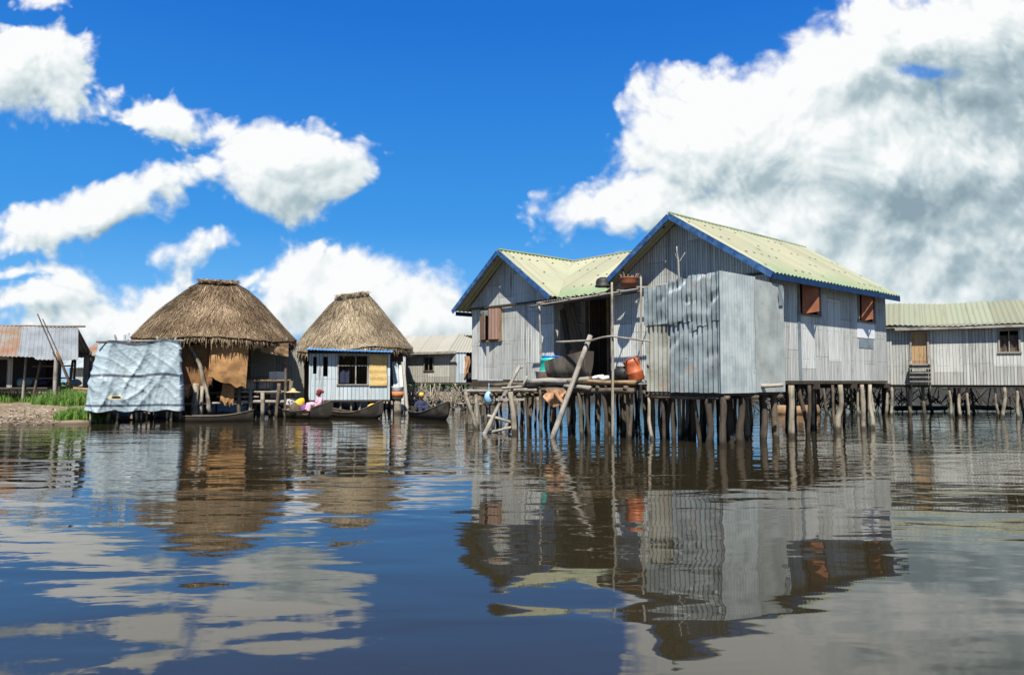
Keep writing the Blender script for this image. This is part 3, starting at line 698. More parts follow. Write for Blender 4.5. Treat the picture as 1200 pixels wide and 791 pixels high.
# stilts
def stilt(fr, u, v, top, r=.07, mat='wood_mid', parent=house, lean=.10, bot=-.6, n=7):
    r *= .86; m = MB(); m.bar((u+R(-lean, lean)*1.4, v+R(-lean, lean), bot), (u, v, top), r*R(.9, 1.25), r*R(.65, .95), n, 8, 1.0, .15); return m.build('stilt', M[mat], parent, smooth=True)
k = 0
for v in (.1, 1.6, 3.2, 5.0, 6.8):
    for u in (-12.1, -11.1, -10.0, -9.0, -8.1, -7.0, -5.9, -4.8, -3.7, -2.6, -1.5):
        stilt(H, u+R(-.3, .3), v+R(-.15, .15), FL-.2, R(.055, .085), random.choice(['wood_mid', 'wood_dark', 'wood_dark', 'wood_pale']))
for px, wl, r, mat, ln in ((958, 514, .115, 'wood_pale', .05), (1003, 507, .09, 'wood_pale', .05), (1024, 504, .085, 'wood_pale', .02), (1033, 503, .085, 'wood_pale', .02), (936, 510, .08, 'wood_dark', .3), (950, 512, .07, 'wood_dark', .05), (977, 508, .05, 'wood_mid', .05)):
    p = H.w2l(onwater(px, wl)); stilt(H, AR+.05 if r > .08 else p.x, min(p.y, 6.95), FL-.15, r, mat, house, ln)

# ------------------------------------------------------------------ patched metal enclosure
encl = thing('metal_enclosure', 'patched corrugated metal enclosure on stilts jutting out below the right gable', 'shed', Frame(*H.l2w((-1.1, -1.4, 0)), -48.6))
EO = V((-1.1, -1.4, 0))
def eb_(m, name, mat, **kw):
    m.v = [tuple(V(p)-EO) for p in m.v]; return m.build(name, mat, encl, **kw)
EX0, EX1, EV = -2.16, -.04, -2.62
def dent(p, k):
    x, z = p[0]*1.0+k*7, p[2]
    r = -abs(mnoise.noise(V((x*2.1+z*.6, z*1.7, k))))*.09 - max(0, mnoise.noise(V((x*3.3, z*3.1-x, k+4)))-.12)*.16
    return r*.6*smooth(1.5, 2.6, z)
def front(a0, a1, z0f, z1f, vv, k, amt, mat, rows=40):
    m = MB(); m.corr(lambda s, t: (s, vv-dent((s, 0, t), k)*amt, t), a0, a1, z0f, z1f, (0, -1, 0), .128, .030, rows, .010, 10, uo=k*5); eb_(m, 'front_panel', M[mat], smooth=True, solid=.006)
jag = lambda s, k, q=.05: q*mnoise.noise(V((s*6, k, 0)))
front(EX0, -1.42, lambda s: 2.80+.02*s, lambda s: 3.74+.03*s+jag(s, 1), EV-.01, 1, .7, 'galv_dark')
front(EX0+.03, -1.30, lambda s: 1.17, lambda s: 2.86, EV+.04, 2, .2, 'galv_old')
front(-1.42, -.03, lambda s: 1.16+jag(s, 5, .02), lambda s: 3.0, EV-.02, 3, .8, 'galv_dark')
front(-1.45, -.75, lambda s: 2.72+.10*(s+1.4)+jag(s, 7, .10), lambda s: 3.78+jag(s, 8, .07), EV-.075, 4, 1.0, 'galv_dark')
front(-.85, -.04, lambda s: 2.55+.35*(s+.8)+jag(s, 9, .12), lambda s: 3.84+jag(s, 2, .06), EV-.055, 5, 1.0, 'galv_dark')
vsp = H.hit(884, 400, 0, -.04).y
m = MB(); m.corr(lambda s, t: (EX1+.02, s, t), EV-.10, vsp+.06, lambda s: 1.15, lambda s: 3.86-.02*s*0, (1, 0, 0), .115, .028, 8, .010, 10, uo=6); eb_(m, 'side_panel', M['galv'], smooth=True, solid=.006)
m = MB(); m.grid(lambda a, b: (EX1+.05+.02*mnoise.noise(V((a*3, b*5, 1))), vsp-.03+(0.08-vsp)*a, 1.16+(3.80-.04*a-1.16)*b), 14, 24, lambda a, b: (a*1.2, b*2.6)); eb_(m, 'side_panel', M['galv_flat'], smooth=True, solid=.006)
m = MB(); m.grid(lambda a, b: (EX1+.075, -.22+.2*a+.02*sin(b*9), 3.25+.5*b), 4, 8); eb_(m, 'side_patch', M['galv_dark'], solid=.004)
m = MB(); m.corr(lambda s, t: (EX0, s, t), EV+.05, -.05, lambda s: 1.18, lambda s: 3.6, (-1, 0, 0), .15, .02, 6, .02); eb_(m, 'side_panel', M['galv_dark'], smooth=True, solid=.006)
m = MB(); m.corr(lambda s, t: (s, t, 3.62+.03*t), EX0+.06, EX1-.04, lambda s: EV+.08, lambda s: -.06, (0, 0, 1), .15, .02, 4, .01); eb_(m, 'roof', M['galv_dark'], smooth=True, solid=.006)
m = MB(); m.box(((EX0+EX1)/2, EV/2, 1.12), (EX1-EX0-.1, -EV-.1, .06)); eb_(m, 'floor', M['wood_dark'])
for v in (EV+.12, -1.3, -.2):
    m = MB(); m.bar((EX0-.12, v, 1.05), (EX1+.1, v, 1.05), .05); eb_(m, 'floor_beam', M['wood_mid'], smooth=True)
m = MB(); m.bar((EX1+.03, -1.05, 1.30), (EX1+.42, -.75, 1.33), .055, .05); eb_(m, 'beam_end', M['wood_grey'], smooth=True)
m = MB(); m.bar((EX0-.06, EV-.1, 1.0), (EX0-.02, EV-.1, 3.95), .035, .025, wob=.3); eb_(m, 'corner_post', M['wood_grey'], smooth=True)
spots = [(u, v) for v in (EV+.1, -1.7, -.8, -.1) for u in (-2.1, -1.75, -1.35, -.95, -.5, -.12)]
for i, (u, v) in enumerate(spots):
    uu, vv = u+R(-.12, .12), v+R(-.12, .12); big = u > -.6
    m = MB(); m.bar((uu+R(-.15, .15), vv+R(-.1, .1), -.6), (uu, vv, 1.1), (.085 if big else .05)*R(.8, 1.25), (.07 if big else .042)*R(.8, 1.1), 8, 8, 1.0, .16)
    eb_(m, 'stilt', M['wood_pale' if (u > -.3 and i % 2 == 0) or i % 7 == 0 else random.choice(['wood_mid', 'wood_dark', 'wood_dark'])], smooth=True)

# ------------------------------------------------------------------ porch over the doorway
porch = thing('porch_rack', 'rough pole rack with a rusty sheet edge above the doorway between the gables', 'rack', Frame(*H.l2w((-6.5, -.6, 0)), -48.6))
PO = V((-6.5, -.6, 0))
def pb(m, name, mat, **kw):
    m.v = [tuple(V(p)-PO) for p in m.v]; return m.build(name, mat, porch, **kw)
m = MB(); m.corr(lambda s, t: (s, -.32-t, 3.98-.12*t), -7.95, -5.55, lambda s: 0, lambda s: .40, (0, 0, 1), .11, .014, 3, .012); pb(m, 'roof_sheet', M['galv_rust'], smooth=True, solid=.006)
m = MB(); m.bar((-8.15, -.85, 3.80), (-2.3, -.85, 4.0), .035, .03, seg=9); pb(m, 'pole', M['wood_grey'], smooth=True)
m = MB(); m.bar((-8.1, -.35, 3.86), (-2.9, -.35, 3.98), .03, .03, seg=9); pb(m, 'pole', M['wood_mid'], smooth=True)
for u in (-7.7, -6.4, -5.2, -4.4, -3.7):
    m = MB(); m.bar((u, -1.0, 3.86+.03*(u+8)), (u+.1, -.05, 3.93+.03*(u+8)), .022); pb(m, 'cross_stick', M['wood_grey'], smooth=True)
m = MB(); m.bar((-7.75, -.7, 1.4), (-7.85, -.75, 3.84), .035, .03, seg=6); pb(m, 'post', M['wood_grey'], smooth=True)
m = MB(); m.bar((-3.0, -.6, 1.45), (-3.05, -.62, 3.94), .035, .03, seg=6); pb(m, 'post', M['wood_grey'], smooth=True)

def pixpole(name, label, cat, pts, r0, r1=None, mat='wood_grey', group=None, wob=.35, forks=()):
    """a crooked pole through world points"""
    pts = [V(p) for p in pts]; m = MB(); r1 = r1 or r0
    L = len(pts)-1
    sub = []; rr = []
    for i in range(L):
        for k in range(5): sub.append(pts[i].lerp(pts[i+1], k/5))
    sub.append(pts[-1]); n = len(sub)
    o = V((R(0, 99), 0, 0))
    for k in range(n):
        t = k/(n-1); rr.append((r0+(r1-r0)*t)*(1+.15*mnoise.noise(o+V((0, t*9, 0)))))
        if 0 < k < n-1: sub[k] = sub[k]+V((mnoise.noise(o+V((t*5, 1, 0))), 0, mnoise.noise(o+V((t*5, 9, 0)))))*wob*r0*1.5
    m.tube(sub, rr, 8, .08)
    for a, b_, r in forks: m.bar(a, b_, r, r*.6, 6, 3)
    return tag(m.build(name, M[mat], org=pts[0], smooth=True), label, cat, group)

# ------------------------------------------------------------------ platform in front of the doorway
plat = thing('wooden_platform', 'ramshackle log platform on stilts in front of the doorway', 'platform', Frame(*H.l2w((-5.4, -1.6, 0)), -48.6))
LO = V((-5.4, -1.6, 0))
def lb(m, name, mat, **kw):
    m.v = [tuple(V(p)-LO) for p in m.v]; return m.build(name, mat, plat, **kw)
DZ = 1.36
for i in range(13):                       # upper deck poles and boards run along the front
    v = -2.95+i*.235
    if i % 3 == 1:
        m = MB(); m.box((-3.85+R(-.1, .1), v, DZ+R(-.01, .01)), (3.3+R(-.3, .2), .2, .04), Matrix.Rotation(R(-.02, .02), 3, 'Z')); lb(m, 'deck_board', M['wood_grey'])
    else:
        m = MB(); m.bar((-5.65+R(-.3, .1), v+R(-.03, .03), DZ+R(-.02, .03)), (-2.2+R(-.1, .15), v+R(-.03, .03), DZ+R(-.02, .03)), R(.045, .07), R(.04, .06), seg=8); lb(m, 'deck_log', M['wood_grey'], smooth=True)
m = MB(); m.bar((-5.8, -3.08, DZ+.02), (-3.6, -3.06, DZ+.10), .10, .07, 8, 9, .6, .15); lb(m, 'edge_log', M['wood_grey'], smooth=True)
m = MB(); m.bar((-4.3, -3.10, DZ+.05), (-2.15, -3.0, DZ+.02), .05, .06, 8, 7, .5, .1); lb(m, 'edge_log', M['wood_brown'], smooth=True)
m = MB(); m.bar((-5.7, -3.02, DZ-.16), (-2.2, -3.0, DZ-.18), .075, .08, 8, 9, .5, .12); lb(m, 'edge_log', M['wood_mid'], smooth=True)
m = MB(); m.bar((-4.4, -3.12, DZ-.08), (-3.5, -3.12, DZ-.12), .05, .06, 8, 4); lb(m, 'edge_log', M['wood_grey'], smooth=True)
for u in (-5.4, -4.4, -3.3, -2.4):
    m = MB(); m.bar((u, -3.1, DZ-.11), (u+R(-.1, .1), -.1, DZ-.09), .06, .06, 7, 5); lb(m, 'joist', M['wood_mid'], smooth=True)
# lower walkway on the left
WZ = 1.12
for i in range(9):
    v = -2.85+i*.33
    m = MB()
    if i % 2: m.bar((-8.75+R(-.3, .3), v, WZ+R(-.02, .05)), (-5.4+R(-.2, .4), v+R(-.06, .06), WZ+R(0, .06)), R(.045, .065), R(.04, .06), seg=8); lb(m, 'deck_log', M[random.choice(['wood_grey', 'wood_mid'])], smooth=True)
    else: m.box((-7.05+R(-.15, .15), v, WZ+.02), (3.3+R(-.3, .3), .2, .04), Matrix.Rotation(R(-.03, .03), 3, 'Z')); lb(m, 'deck_board', M['wood_grey'])
m = MB(); m.bar((-8.85, -3.03, WZ-.03), (-5.5, -3.08, WZ+.05), .05, .05, 8, 10, .5, .1); lb(m, 'edge_log', M['wood_grey'], smooth=True)
m = MB(); m.bar((-8.3, -2.4, WZ+.16), (-5.3, -2.7, WZ+.2), .06, .07, 8, 9, .7, .12); lb(m, 'edge_log', M['wood_mid'], smooth=True)
for u in (-8.5, -7.4, -6.2):
    m = MB(); m.bar((u, -3.15, WZ-.11), (u+R(-.1, .1), -.1, WZ-.09), .055, .055, 7, 5); lb(m, 'joist', M['wood_mid'], smooth=True)
for v in (-3.0, -2.0, -1.0):
    for u in (-8.6, -8.0, -7.3, -6.6, -5.9, -5.3, -4.7, -4.1, -3.6, -3.1, -2.6, -2.25):
        uu, vv = u+R(-.2, .2), v+R(-.2, .2)
        m = MB(); m.bar((uu+R(-.15, .15), vv+R(-.1, .1), -.6), (uu, vv, (DZ if u > -5.6 else WZ)-R(.05, .2)), R(.035, .065), R(.03, .05), 7, 8, 1.2, .15)
        lb(m, 'stilt', M[random.choice(['wood_dark', 'wood_dark', 'wood_dark', 'wood_mid', 'wood_mid', 'wood_pale'] if v < -2.5 else ['wood_dark', 'wood_mid'])], smooth=True)
for px, y0, y1, x2, r in ((558, 503, 459, 545, .06), (560, 502, 462, 558, .065), (603, 508, 459, 598, .085), (571, 496, 462, 569, .04), (614, 500, 465, 611, .055)):
    p = onwater(px, y0); q = at(x2, y1, p.y)
    d = (q-p).normalized(); m = MB(); m.bar(H.w2l(p-d*.5), H.w2l(q), r, r*.85, 8, 6, .4, .12); lb(m, 'stilt', M['wood_pale'], smooth=True)
m = MB(); p = onwater(545, 500); m.bar(H.w2l(at(536, 473, p.y)), H.w2l(at(580, 474, p.y+.2)), .025); lb(m, 'tie_stick', M['wood_grey'], smooth=True)

# ladder
zl = 20.0
p0 = onwater(570, 507)
lad = thing('ladder', 'crooked homemade pole ladder leaning on the low left walkway', 'ladder', Frame(p0.x, p0.y, 0, 0))
def wb(m, name, mat, root, **kw):
    m.v = [tuple(V(p)-root.location) for p in m.v]; return m.build(name, mat, root, **kw)
A0, A1 = onwater(568, 508), at(609, 429, 20.6); B0, B1 = onwater(590, 506), at(618, 441, 20.7)
m = MB(); m.bar(A0-(A1-A0)*.15, A1, .06, .05, 8, 8, .4); m.bar(A1-V((0, 0, .05)), at(613, 430, 20.6), .035, .03, 6, 2); wb(m, 'rail', M['wood_grey'], lad, smooth=True)
m = MB(); m.bar(B0-(B1-B0)*.15, B1, .05, .04, 8, 8, .4); wb(m, 'rail', M['wood_grey'], lad, smooth=True)
m = MB(); m.beam(at(581, 468, 20.1), at(614, 468, 20.1), .16, .06); wb(m, 'rung', M['wood_grey'], lad)
for (xa, ya, xb, yb, r) in ((571, 487, 603, 496, .05), (566, 508, 603, 500, .05), (588, 455, 612, 453, .04)):
    m = MB(); m.bar(at(xa, ya, 19.95), at(xb, yb, 19.95), r, r*.8, 7, 5, .4); wb(m, 'rung', M['wood_grey'], lad, smooth=True)

# free standing poles
q = onwater(648, 513)
pixpole('leaning_pole', 'long stout round pole leaning diagonally from the water against the platform', 'pole', [q+V((-.15, 0, -.35)), at(692, 393, 18.6)], .075, .06, wob=.1)
q = onwater(718, 516)
pixpole('upright_pole', 'thin pale upright pole rising from the water past the platform rail', 'pole', [q+V((0, 0, -.5)), at(718, 420, q.y+.05), at(717, 331, q.y+.1)], .036, .028, 'wood_pale')
pixpole('hand_rail', 'thin crooked horizontal rail pole tied across the platform front', 'rail', [at(652, 401, 19.2), at(690, 399, 18.4), at(717, 394, q.y+.0), at(762, 400, 17.2)], .03, .02, wob=.6)
pixpole('branch', 'bare forked branch standing up before the right gable', 'branch', [at(797, 352, 17.62), at(796, 322, 17.7), at(793, 289, 17.75)], .03, .016, wob=.5, forks=[(at(795, 309, 17.72), at(803, 296, 17.7), .016), (at(794, 305, 17.72), at(791, 297, 17.75), .01)])
for i, (xa, ya, xb, yb, r) in enumerate(((660, 352, 683, 430, .02), (668, 352, 690, 432, .018), (668, 375, 685, 380, .012), (672, 376, 684, 386, .012))):
    Yq = H.l2w((-7.2, .2, 0)).y
    pixpole('stick', ['long dark stick leaning behind the tub', 'second long stick leaning close to the doorway', 'short upper stick crossing the leaning boards', 'short lower stick crossing the leaning boards'][i], 'stick', [at(xb, yb, Yq-.4-.1*i), at(xa, ya, Yq-.1*i)], r, mat='wood_mid', group='sticks leaning by the doorway')
# leaning boards and a raffia screen beside the doorway
def leaning(name, label, cat, u0, u1, v0, v1, z1, w_, mat, group=None, th=.025):
    m = MB(); p = V((u0, v0, DZ+.06)); q_ = V((u1, v1, z1)); m.beam(p, q_, w_, th, up=(.3, -1, .2))
    o = H.l2w(p); m.v = [tuple(H.l2w(a)) for a in m.v]
    return tag(m.build(name, M[mat], org=o), label, cat, group)
leaning('leaning_board', 'wide dark brown board leaning slanted against the wall by the doorway', 'board', -6.75, -7.75, .3, .45, 3.85, .42, 'wall_dark')
leaning('leaning_plank', 'narrow dark plank leaning beside the wide brown board', 'plank', -7.25, -7.85, .15, .30, 3.75, .16, 'wood_dark')
m = MB(); O_ = H.l2w((-7.35, -.05, DZ+.05)); e = H.m.to_3x3()
m.grid(lambda a, b: O_+e @ V((.62*a, .05*sin(a*3)+.18*b, 1.0*b)), 8, 10, lambda a, b: (a*.6, b)); tag(m.build('raffia_screen', M['mat_dark'], org=O_, solid=.02), 'brown raffia screen propped below the leaning boards', 'screen')

# ---- things standing on the platform
def on_deck(px, v=-2.4): 
    p = H.hit(px, 445, 1, v); return H.l2w((p.x, v, DZ+.06))
def hullgrid(L, wfn, bfn, tfn, n=28, k=10, close0=False):
    m = MB()
    def S(a, b):
        w_, bt, tp = wfn(a), bfn(a), tfn(a); th = (b-.5)*pi
        x = sin(th); x = math.copysign(abs(x)**.8, x)
        return V((L*(a-.5), w_*x, bt+(tp-bt)*(1-cos(th)**.75 if cos(th) > 0 else 1)))
    m.grid(S, n, k, lambda a, b: (b*1.3, a*L))
    return m
base = on_deck(667, -2.6)+V((0, 0, .04))
tr = MB(); tr.grid(lambda a, b: (lambda th: V(((a-.5)*1.06*(1+.12*(1-cos(th))), (.24+.08*sin(pi*min(1, a*1.2)))*sin(th)*(1.05-.05*a), (1-max(0, cos(th))**.6)*(.50+.20*a)+.05*a)))((b-.5)*pi), 16, 12, lambda a, b: (a*2, b))
n0 = len(tr.v)
rim = [tr.v[i] for i in range(0, 17)]; rim2 = [tr.v[12*17+i] for i in range(0, 17)]
tr.face([tr.v[j*17] for j in range(13)], None); tr.face([tr.v[j*17+16] for j in range(12, -1, -1)], None)
to = tr.build('trough', M['trough'], smooth=True, solid=.035); to.location = base; to.rotation_euler = (0, 0, H.a+.25)
tag(to, 'big dark tarred tub lying on the platform by the leaning pole', 'tub')
def lathe_thing(name, label, cat, prof, p, mat, n=24, rot=None, group=None, wob=0, solid=0):
    m = MB(); m.lathe(prof, n=n, wob=wob, m=(rot.to_matrix() if rot else None)); o = m.build(name, M[mat], smooth=True, solid=solid); o.location = p
    return tag(o, label, cat, group)
from mathutils import Euler
bp = H.l2w(H.hit(646, 445, 1, -2.1)); bp.z = DZ+.0
bar_ = lathe_thing('barrel', 'teal plastic barrel with a blue lid behind the dark tub', 'barrel', [(0, 0), (.29, 0), (.31, .05), (.31, .3), (.325, .32), (.31, .34), (.31, .62), (.325, .64), (.31, .66), (.29, .70), (.27, .72), (0, .72)], bp, 'teal')
m = MB(); m.lathe([(0, .725), (.28, .725), (.285, .75), (.25, .775), (0, .775)], c=(.0, 0, 0)); m.box((.30, -.13, .52), (.08, .10, .24)); m.build('lid', M['plastic_blue'], bar_, smooth=True)
bp = H.l2w(H.hit(638, 447, 1, -2.4)); bp.z = WZ+.07
lathe_thing('bucket', 'stained pale open bucket left of the dark tub', 'bucket', [(0, 0.02), (.17, .0), (.19, .03), (.26, .48), (.275, .50), (.25, .50), (.18, .05), (0, .05)], bp, 'bucket')
bp = on_deck(731, -2.8)
potp = [(0, 0), (.12, .01), (.22, .08), (.25, .18), (.22, .28), (.17, .32), (.19, .36), (.165, .36), (.15, .31), (.2, .2), (.1, .05), (0, .04)]
lathe_thing('cooking_pot', 'round soot black cooking pot beside the orange container', 'pot', potp, bp, 'black', group='cooking pots')
lathe_thing('cooking_pot', 'small dark pot at the foot of the upright pole', 'pot', [(r*.72, z*.8) for r, z in potp], on_deck(721, -2.5), 'black', group='cooking pots', rot=Euler((0, .15, 0)))
bp = on_deck(747, -2.72)
oc = lathe_thing('orange_container', 'orange plastic container with cut open top tilting left on the platform', 'container', [(r*.88, z*.9) for r, z in [(0, 0), (.20, 0), (.225, .03), (.225, .22), (.235, .24), (.22, .26), (.215, .50), (.24, .60), (.22, .60), (.2, .5), (.19, .05), (0, .03)]], bp, 'orange', rot=Euler((0, -.30, H.a*.2)))
m = MB(); pts = [Euler((0, -.30, H.a*.2)).to_matrix() @ V((.17*cos(a), -.205, .46+.12*sin(a))) for a in [pi*i/8 for i in range(9)]]; m.tube(pts, [.014]*9, 6); m.build('handle', M['orange'], oc, smooth=True)
pr = H.l2w((-5.35, -.62, 3.97)); pr = at(707, 333, H.l2w((-5.35, -.62, 0)).y); 
lathe_thing('upturned_pot', 'black upturned pot sitting on the roof edge above the doorway', 'pot', [(.25, 0), (.245, .04), (.225, .05), (.225, .14), (.19, .23), (.10, .275), (0, .28)], pr+V((0, 0, -.08)), 'black')
pk = at(737, 334, H.l2w((-4.35, -.6, 0)).y)
bk = lathe_thing('basket', 'brown basket of wood scraps on the pole rack beneath the right gable', 'basket', [(0, 0), (.22, .0), (.25, .10), (.27, .22), (.285, .24), (.25, .23), (.22, .06), (0, .05)], pk+V((0, 0, -.04)), 'rust')
m = MB()
for i in range(16): a = R(0, 6.28); m.bar((.16*cos(a), .16*sin(a), .1), (.28*cos(a)+R(-.1, .1), .2*sin(a), R(.28, .42)), .014, .012, 5, 2)
m.build('sticks', M['wood_pale'], bk)
# rag under the platform edge, pale crates, stones on deck
q0 = at(650, 455, 18.75)
m = MB(); m.grid(lambda a, b: q0+V((-.25+.5*a+.05*sin(b*6), .10*sin(a*9+b*4)*b, -.02-.42*b*(.6+.5*sin(a*pi)))), 14, 12); m.bar(q0+V((.0, -.1, -.1)), q0+V((.28, -.18, -.48)), .06, .02, 7, 3)
tag(m.build('hanging_rag', M['tan_cloth'], org=q0, smooth=True, solid=.015), 'tan and orange rag hanging below the platform edge', 'rag')
q0 = at(573, 466, 21.3)
m = MB(); m.ball(q0, V((.14, .12, .2)), 12); m.bar(q0+V((0, 0, .15)), q0+V((0, 0, .42)), .012); tag(m.build('hanging_bag', plain('pale_blue_bag', (.25, .45, .60), .5), org=q0, smooth=True), 'small pale blue bag hanging under the left walkway', 'bag')
for i, px in enumerate((701, 708)):
    p = on_deck(px, -2.3); m = MB(); m.ball(p+V((0, 0, .07)), V((.19, .16, .09)), 10); m.v = [tuple(V(a)+V((1, 1, 1))*.05*mnoise.noise(V(a)*6)) for a in m.v]
    tag(m.build('white_sack', M['white_cloth'], org=p, smooth=True), ['crumpled white sack on the platform nearest the dark tub', 'crumpled white sack on the platform near the upright pole'][i], 'sack', 'white sacks on the platform')

# ------------------------------------------------------------------ LONG HOUSE on the right
D = Frame(11.6, 31.75, 0, -28.5); DLn, DD = 13.0, 4.6
lh = thing('long_house', 'long low grey plank house on stilts with brown door and pale green roof', 'house', D)
dF, dE = 1.25, 3.60
def dop(x0, y0, x1, y1):
    p = D.hit(x0, y0, 1, 0); q = D.hit(x1, y1, 1, 0); return (p.x, q.x, q.z, p.z)
dd = dop(1068, 391, 1087, 426); dw = dop(1171, 388, 1194, 412)
m = MB(); m.wall((0, 0, 0), X, -Y_, cells(0, DLn, dF, dE, [dd, dw])); m.build('wall', M['wall_far'], lh)
m = MB(); m.wall((0, DD, 0), X, Y_, [(0, DLn, dF, dE)]); m.build('wall', M['wall_grey'], lh)
for u, n_ in ((0, -X), (DLn, X)):
    m = MB(); m.prism([(.05, dF), (DD-.05, dF), (DD-.05, dE), (DD/2, dE+1.0), (.05, dE)], (u, 0, 0), Y_, n_, .04); m.build('wall', M['wall_grey'], lh)
m = MB(); dip = lambda s: .10*sin(s*.5+.6)+.04*sin(s*1.7)
m.corr(lambda s, t: (s, DD/2-t, dE+1.12-.42*t+dip(s)*.6), -.4, DLn+.4, lambda s: 0, lambda s: DD/2+.35, (0, -.4, .9), .19, .02, 8, .02)
m.corr(lambda s, t: (s, DD/2+t, dE+1.12-.42*t+dip(s)*.6), -.4, DLn+.4, lambda s: 0, lambda s: DD/2+.35, (0, .4, .9), .19, .02, 4, .02, uo=30)
m.build('roof', M['roof_pale'], lh, smooth=True, solid=.012)
m = MB(); m.beam((-.3, -.28, dE-.02), (DLn+.3, -.28, dE-.02), .04, .10); m.build('eave_beam', M['wood_grey'], lh)
m = MB(); m.beam((4.6, -.31, dE-.12), (DLn+.3, -.31, dE-.10), .03, .10); m.build('fascia', M['wood_grey'], lh)
m = MB(); m.box((DLn/2, DD/2, dF-.06), (DLn-.1, DD-.1, .1)); m.build('floor', M['wood_dark'], lh)
m = MB(); a0, a1, z0, z1 = dd; m.wall((0, .03, 0), X, -Y_, [(a0, a1, z0, z1)], .03); do = m.build('door', M['door_brown'], lh)
frame(dd, lambda a, z: V((a, -.02, z)), .07, .07).build('door_frame', M['wood_grey'], do)
fw = frame(dw, lambda a, z: V((a, -.02, z)), .06, .07).build('window', M['wood_grey'], lh)
a0, a1, z0, z1 = dw
m = MB(); m.grid(lambda a, b: (a0+(a1-a0)*a, .06+.03*sin(a*18)+.02*sin(b*7), z0+.0+(z1-z0)*.8*b), 16, 8); m.build('curtain', M['sacking'], fw)
m = MB(); m.box(((a0+a1)/2, -.01, (z0+z1)/2), (.03, .03, z1-z0)); m.build('mullion', M['wood_grey'], fw)
a0, a1, z0, z1 = dd
st = thing('door_steps', 'short plank steps hung below the brown door of the long house', 'steps', Frame(*D.l2w(((a0+a1)/2, -.25, 0)), -28.5))
for i in range(5):
    m = MB(); m.box((0, -.05-.05*(i % 2), z0-.03-.17*i), (a1-a0+.22, .26, .04)); m.build('step', M['wood_grey'], st)
for sx in (-1, 1):
    m = MB(); m.bar((sx*(a1-a0+.1)/2, .08, .9), (sx*(a1-a0+.1)/2, .08, z0+.1), .03); m.build('stringer', M['wood_grey'], st, smooth=True)
for px in (1062, 1066, 1081, 1112, 1124, 1133, 1166, 1177, 1192, 1005, 1020, 1045, 1040, 985, 965, 1215, 1235):
    p = D.hit(px, 452, 1, R(.05, .25)); stilt(D, p.x, p.y, dF-.08, R(.06, .085), random.choice(['wood_pale', 'wood_pale', 'wood_mid']), lh, .12)
for i in range(26):
    stilt(D, R(.2, DLn-.2), R(1.0, DD), dF-.08, R(.05, .08), random.choice(['wood_dark', 'wood_mid']), lh, .2)
# shaded underside brush behind it
for i, (px, Yq, L, r, nm) in enumerate(((928, 31.0, 2.0, .26, 'thick brown log lying in the shallows behind the right gable house'), (1075, 33.5, 2.4, .12, 'dark log under the long house near its door'), (1150, 33.6, 2.6, .12, 'dark log under the long house near its window'))):
    p = V((P(px, Yq), Yq, .14)); m = MB(); m.bar(p-V((L/2, .2, 0)), p+V((L/2, -.1, .03)), r, r*.85, 10, 6, .3, .1)
    tag(m.build('log', M['wood_brown' if i == 0 else 'wood_dark'], org=p, smooth=True), nm, 'log')
def heap(name, label, cx, cy, wx, wy, hz, n, mat, r=.03):
    m = MB()
    for i in range(n):
        x = cx+R(-wx, wx); y = cy+R(-wy, wy); a = R(-1.2, 1.2); L = R(.5, 1.3)
        d = V((sin(a), R(-.4, .4), cos(a)*.8+.25)).normalized(); p = V((x, y, R(-.1, hz*.35))); m.bar(p, p+d*min(L, hz*1.25), R(.5, 1.2)*r, R(.4, 1)*r, 5, 3, .6)
    o = V((cx, cy, 0)); return tag(m.build(name, M[mat], org=o), label, 'brushwood', kind='stuff')
heap('brushwood', 'tangled sticks and branches in the shallows behind the right gable house', P(945, 33), 33, 2.3, 1.0, 1.2, 130, 'wood_mid')
heap('driftwood', 'tangle of dark branches beneath the long house', P(1120, 34), 34.2, 5.0, 1.0, 1.2, 170, 'wood_dark')

# ------------------------------------------------------------------ PLANK HOUSE between the hut and the gables
E = Frame(P(474, 36), 36.4, 0, -14)
ph = thing('plank_house', 'small plank house with whitish metal roof between pale thatched hut and left gable', 'house', E)
eF, eE, eW, eDp = 1.32, 2.82, 2.65, 3.4
ew = (lambda p, q: (p.x, q.x, q.z, p.z))(E.hit(498, 420, 1, 0), E.hit(507, 434, 1, 0))
m = MB(); m.wall((0, 0, 0), X, -Y_, cells(0, eW, eF, eE, [ew])); m.build('wall', M['wall_tan'], ph)
m = MB(); m.wall((eW, 0, 0), V((.75, .66, 0)), V((.66, -.75, 0)), [(0.02, .55, eF, eE), (1.2, 2.6, eF, eE)], uo=9); m.build('wall', M['wall_blue'], ph)
m = MB(); m.wall((0, eDp, 0), X, Y_, [(0, 5.2, eF, eE)]); m.wall((0, 0.05, 0), Y_, -X, [(0, eDp, eF, eE)]); m.build('wall', M['wall_grey'], ph)
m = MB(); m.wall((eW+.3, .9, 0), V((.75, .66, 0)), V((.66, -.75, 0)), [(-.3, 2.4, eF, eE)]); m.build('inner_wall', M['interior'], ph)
m = MB()
m.corr(lambda s, t: (s, 1.6-t, 3.75-.50*t), -.8, 2.3, lambda s: 0, lambda s: 1.95, (0, -.4, .9), .18, .018, 4, .02)
m.corr(lambda s, t: (s, 1.6+t, 3.75-.5*t), -.8, 4.4, lambda s: 0, lambda s: 2.0, (0, .4, .9), .18, .018, 3, .02)
def Phip(s, t):      # right slope turned toward the open end
    return (2.3+.75*s, 1.6-1.95+.66*s+(-.0), 3.75-.975)
m.corr(lambda s, t: V((2.3, 1.6, 3.82)).lerp(V((4.3, 3.3, 3.75)), s).lerp(V((2.3, -.35, 2.78)).lerp(V((5.0, 2.0, 2.82)), s), t), 0, 1, lambda s: 0, lambda s: 1, (.4, -.4, .8), .05, .018, 4, 0, uo=4)
